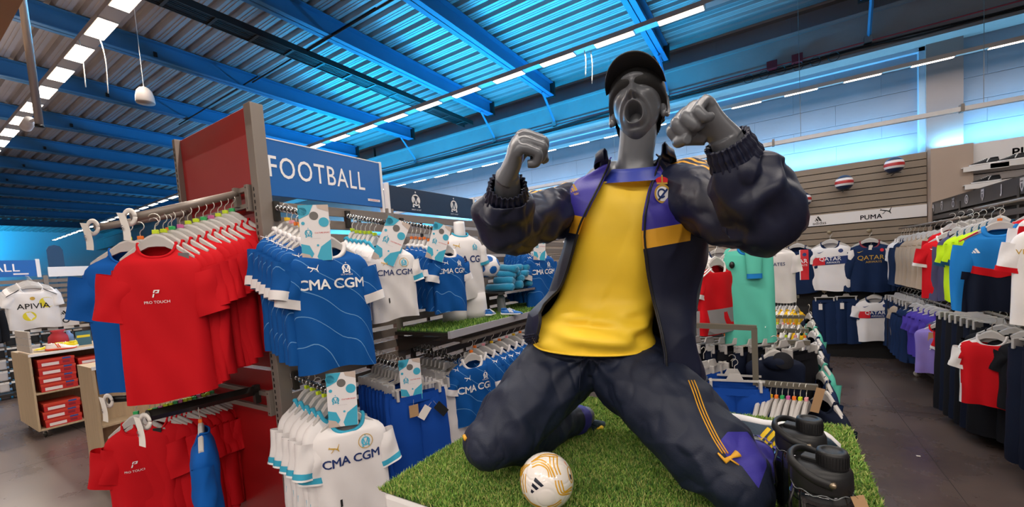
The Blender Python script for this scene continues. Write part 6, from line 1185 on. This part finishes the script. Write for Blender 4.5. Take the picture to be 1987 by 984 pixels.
# ---------------------------------------------------------------- ball in front
pc_ = U(1061,936,1.10); t = thing('match_football', 'white mini football with gold curved stripes on the turf in front of the mannequin', 'ball', (pc_[0], pc_[1], ZT+.012+.070)); br = .0705
wb_ = mat('glossy_ball_white', 'e8e2dd', .25, coat=.5); panel_ball(t, br, [wb_, wb_], seam=.012).rotation_euler = (.4, .3, 1.1)
vd = EYE-np.array(t.location); vd /= np.linalg.norm(vd); rr_ = _w((1,0,0)); rr_ -= vd*(rr_@vd); rr_ /= np.linalg.norm(rr_); uu_ = np.cross(vd, rr_)*-1
uu_ = np.cross(rr_, vd)*-1; uu_ = uu_ if uu_@_w((0,-1,0)) > 0 else -uu_
def onball(x_, y_, rad): 
    # x right, y up as fractions of the visible disc
    s2 = x_*x_+y_*y_; z_ = math.sqrt(max(.0, 1-s2)); return (rr_*x_+uu_*y_+vd*z_)*rad
def arc(pts, w, m, nm='gold_stripe'):
    Q = catmull([np.array((p[0], p[1], 0)) for p in pts], 6); b = MB(); L_ = []
    T_ = np.gradient(Q, axis=0); T_ /= np.linalg.norm(T_, axis=1)[:,None]; Nn = np.c_[-T_[:,1], T_[:,0]]
    R_ = [[onball(*(q[:2]+n_*w/2), br*1.004) for q, n_ in zip(Q, Nn)], [onball(*(q[:2]-n_*w/2), br*1.004) for q, n_ in zip(Q, Nn)]]; b.rings(R_, closed=False, cap=False); b.build(nm, m, t, True)
gs_ = mat('ball_gold', 'd8a020', .3, coat=.5)
for k_ in range(3):
    o_ = k_*.095; arc([(-.55+o_*.2,.62-o_),(-.25,.70-o_*1.0),(.08-o_*.3,.52-o_*.8),(.30-o_*1.1,.10+o_*.0)], .046, gs_); arc([(-.48,.66+.0*o_),(-.1,.88-o_*.7),(.42-o_*.3,.86-o_*.8)], .038, gs_) if k_ < 2 else None
    arc([(.42-o_*1.5,.84-o_*.2),(.40-o_*1.3,.5),(.50-o_*1.2,.18)], .046, gs_); arc([(-.60-o_,.55),(-.80-o_*.7,.40),(-.93-o_*.3,.15)], .038, gs_); arc([(-.92+o_*.9,.22),(-.96+o_,-.1),(-.90+o_*.9,-.40)], .032, gs_)
    arc([(.30+o_*1.1,.0),(.34+o_*1.2,-.22),(.48+o_*.8,-.46+o_*.5),(.90,-.42+o_*1.1)], .046, gs_); arc([(-.85+o_*.3,-.45-o_*.2),(-.6+o_*.2,-.72-o_*.2),(-.2,-.88-o_*.4)], .038, gs_) if k_ < 2 else None
    arc([(.0,-.85-o_*.6),(.25,-.78-o_*.8),(.50,-.62-o_*.8)], .038, gs_) if k_ < 2 else None
def ballpoly(P, m, nm):
    P = [np.array(q) for q in P]; P = P if len(P) == 4 else [P[0], P[1], P[2], P[3]]; b = MB(); b.rings([[onball(*((P[0]*(1-u_)+P[1]*u_)*(1-v_)+(P[3]*(1-u_)+P[2]*u_)*v_), br*1.006) for u_ in np.linspace(0,1,6)] for v_ in np.linspace(0,1,6)], closed=False, cap=False); b.build(nm, m, t)
dk = mat('ball_mark_navy', '10182c', .35); 
for P_ in (((-.40,.10),(-.46,-.02),(-.20,-.22),(-.10,-.17)), ((-.50,-.08),(-.54,-.18),(-.38,-.32),(-.28,-.26)), ((-.55,-.28),(-.58,-.38),(-.52,-.42),(-.44,-.36))): ballpoly(P_, dk, 'ball_mark')
ballpoly(((.70,.62),(.64,.66),(.70,.56),(.78,.44),(.82,.46)), mat('ball_orange', 'e87830', .4), 'crest_crown'); arc([(.76,.40),(.84,.46),(.90,.25),(.92,.0),(.88,-.08),(.80,.12),(.76,.40)], .03, gs_, 'crest_ring'); ballpoly(((.82,.22),(.88,.18),(.90,.04),(.86,.02),(.84,.10)), dk, 'crest_letters')
# ---------------------------------------------------------------- bottles
bk = mat('bottle_black_gloss', '08090b', .12, coat=.6); bkm = mat('bottle_black_matte', '101114', .5); smoke = mat('bottle_smoke_plastic', '14171a', .06, coat=.8, spec=.8)
def bottle(x_, y_, l, yawb, tagged):
    t = thing('sports_bottle', l, 'bottle', (x_, y_, ZT), yawb, 'black drinking jugs on the turf')
    MB().lathe([(0,0),(.044,0),(.048,.008),(.048,.05),(.046,.055),(.046,.06),(.049,.066),(.049,.185),(.046,.196),(.040,.205),(0,.205)], 40).build('bottle_body', smoke, t, True)
    b = MB()
    for k_ in range(10): a = k_/10*2*PI; b.box((-.010,.0475,.07),(.010,.0505,.18), T=Matrix.Rotation(a, 4, 'Z'))
    b.build('grip_facets', bk, t, bevel=.003)
    MB().lathe([(0,.200),(.047,.200),(.049,.205),(.048,.232),(.044,.240),(.030,.244),(0,.244)], 36).build('lid', bkm, t, True)
    MB().lathe([(0,.240),(.024,.240),(.0245,.244),(.0245,.268),(.023,.272),(.016,.273),(.016,.2705),(.006,.2705),(0,.2705)], 30, (.018, .0, 0)).build('spout_cap', bkm, t, True)
    b = MB(); 
    for k_ in range(30): a = k_/30*2*PI; b.box((.0238,-.0009,.246),(.0254,.0009,.266), T=Matrix.Translation((.018,0,0)) @ Matrix.Rotation(a, 4, 'Z'))
    b.build('cap_knurling', bkm, t)
    b = MB(); b.tube(catmull([(.030,.042,.222),(.0,.050,.232),(-.036,.036,.247),(-.047,0,.252),(-.036,-.036,.247),(.0,-.050,.232),(.030,-.042,.222)], 6), .0055, 8, flat=1.6); b.build('carry_loop', bkm, t, True); MB().cyl((.030,-.040,.226),(.031,-.049,.226),.005,12).build('rivet', mat('rivet_brass','9a8c78',.3,.8), t, True); MB().box((-.03,-.012,.243),(.005,.012,.252)).build('hinge_block', bkm, t, bevel=.002)
    b = MB(); b.tube([(.0475*math.cos(a), .0475*math.sin(a), .199+.003*math.sin(a*9)) for a in np.linspace(0, 2*PI, 50)], .0012, 5); b.build('shrink_film_edge', mat('clear_film','6c7074',.1,spec=.9), t, True)
    MB().tube([(-.03,-.045,.20),(-.036,-.052,.17),(-.03,-.054,.13),(-.035,-.052,.11)], .0022, 6).build('strap', black, t, True)
    if tagged: o_ = MB().box((-.010,-.0008,-.085),(.010,.0008,0)).build('kraft_tag', kraft, t, T=Matrix.Translation((.056,-.012,.205)) @ Matrix.Rotation(-.35, 4, 'Y') @ Matrix.Rotation(.5, 4, 'Z')); MB().tube([(0,0,-.005),(-.008,.0,.012)], .001, 5).build('cord', black, o_)
    return t
q = UZ(1592,872,1.223); bottle(q[0], q[1], 'nearer black drinking jug with a kraft tag at the front right of the turf', -.35, True); q = UZ(1552,811,1.223); bottle(q[0], q[1], 'farther black drinking jug between the other jug and the running shoe', -.35, False)
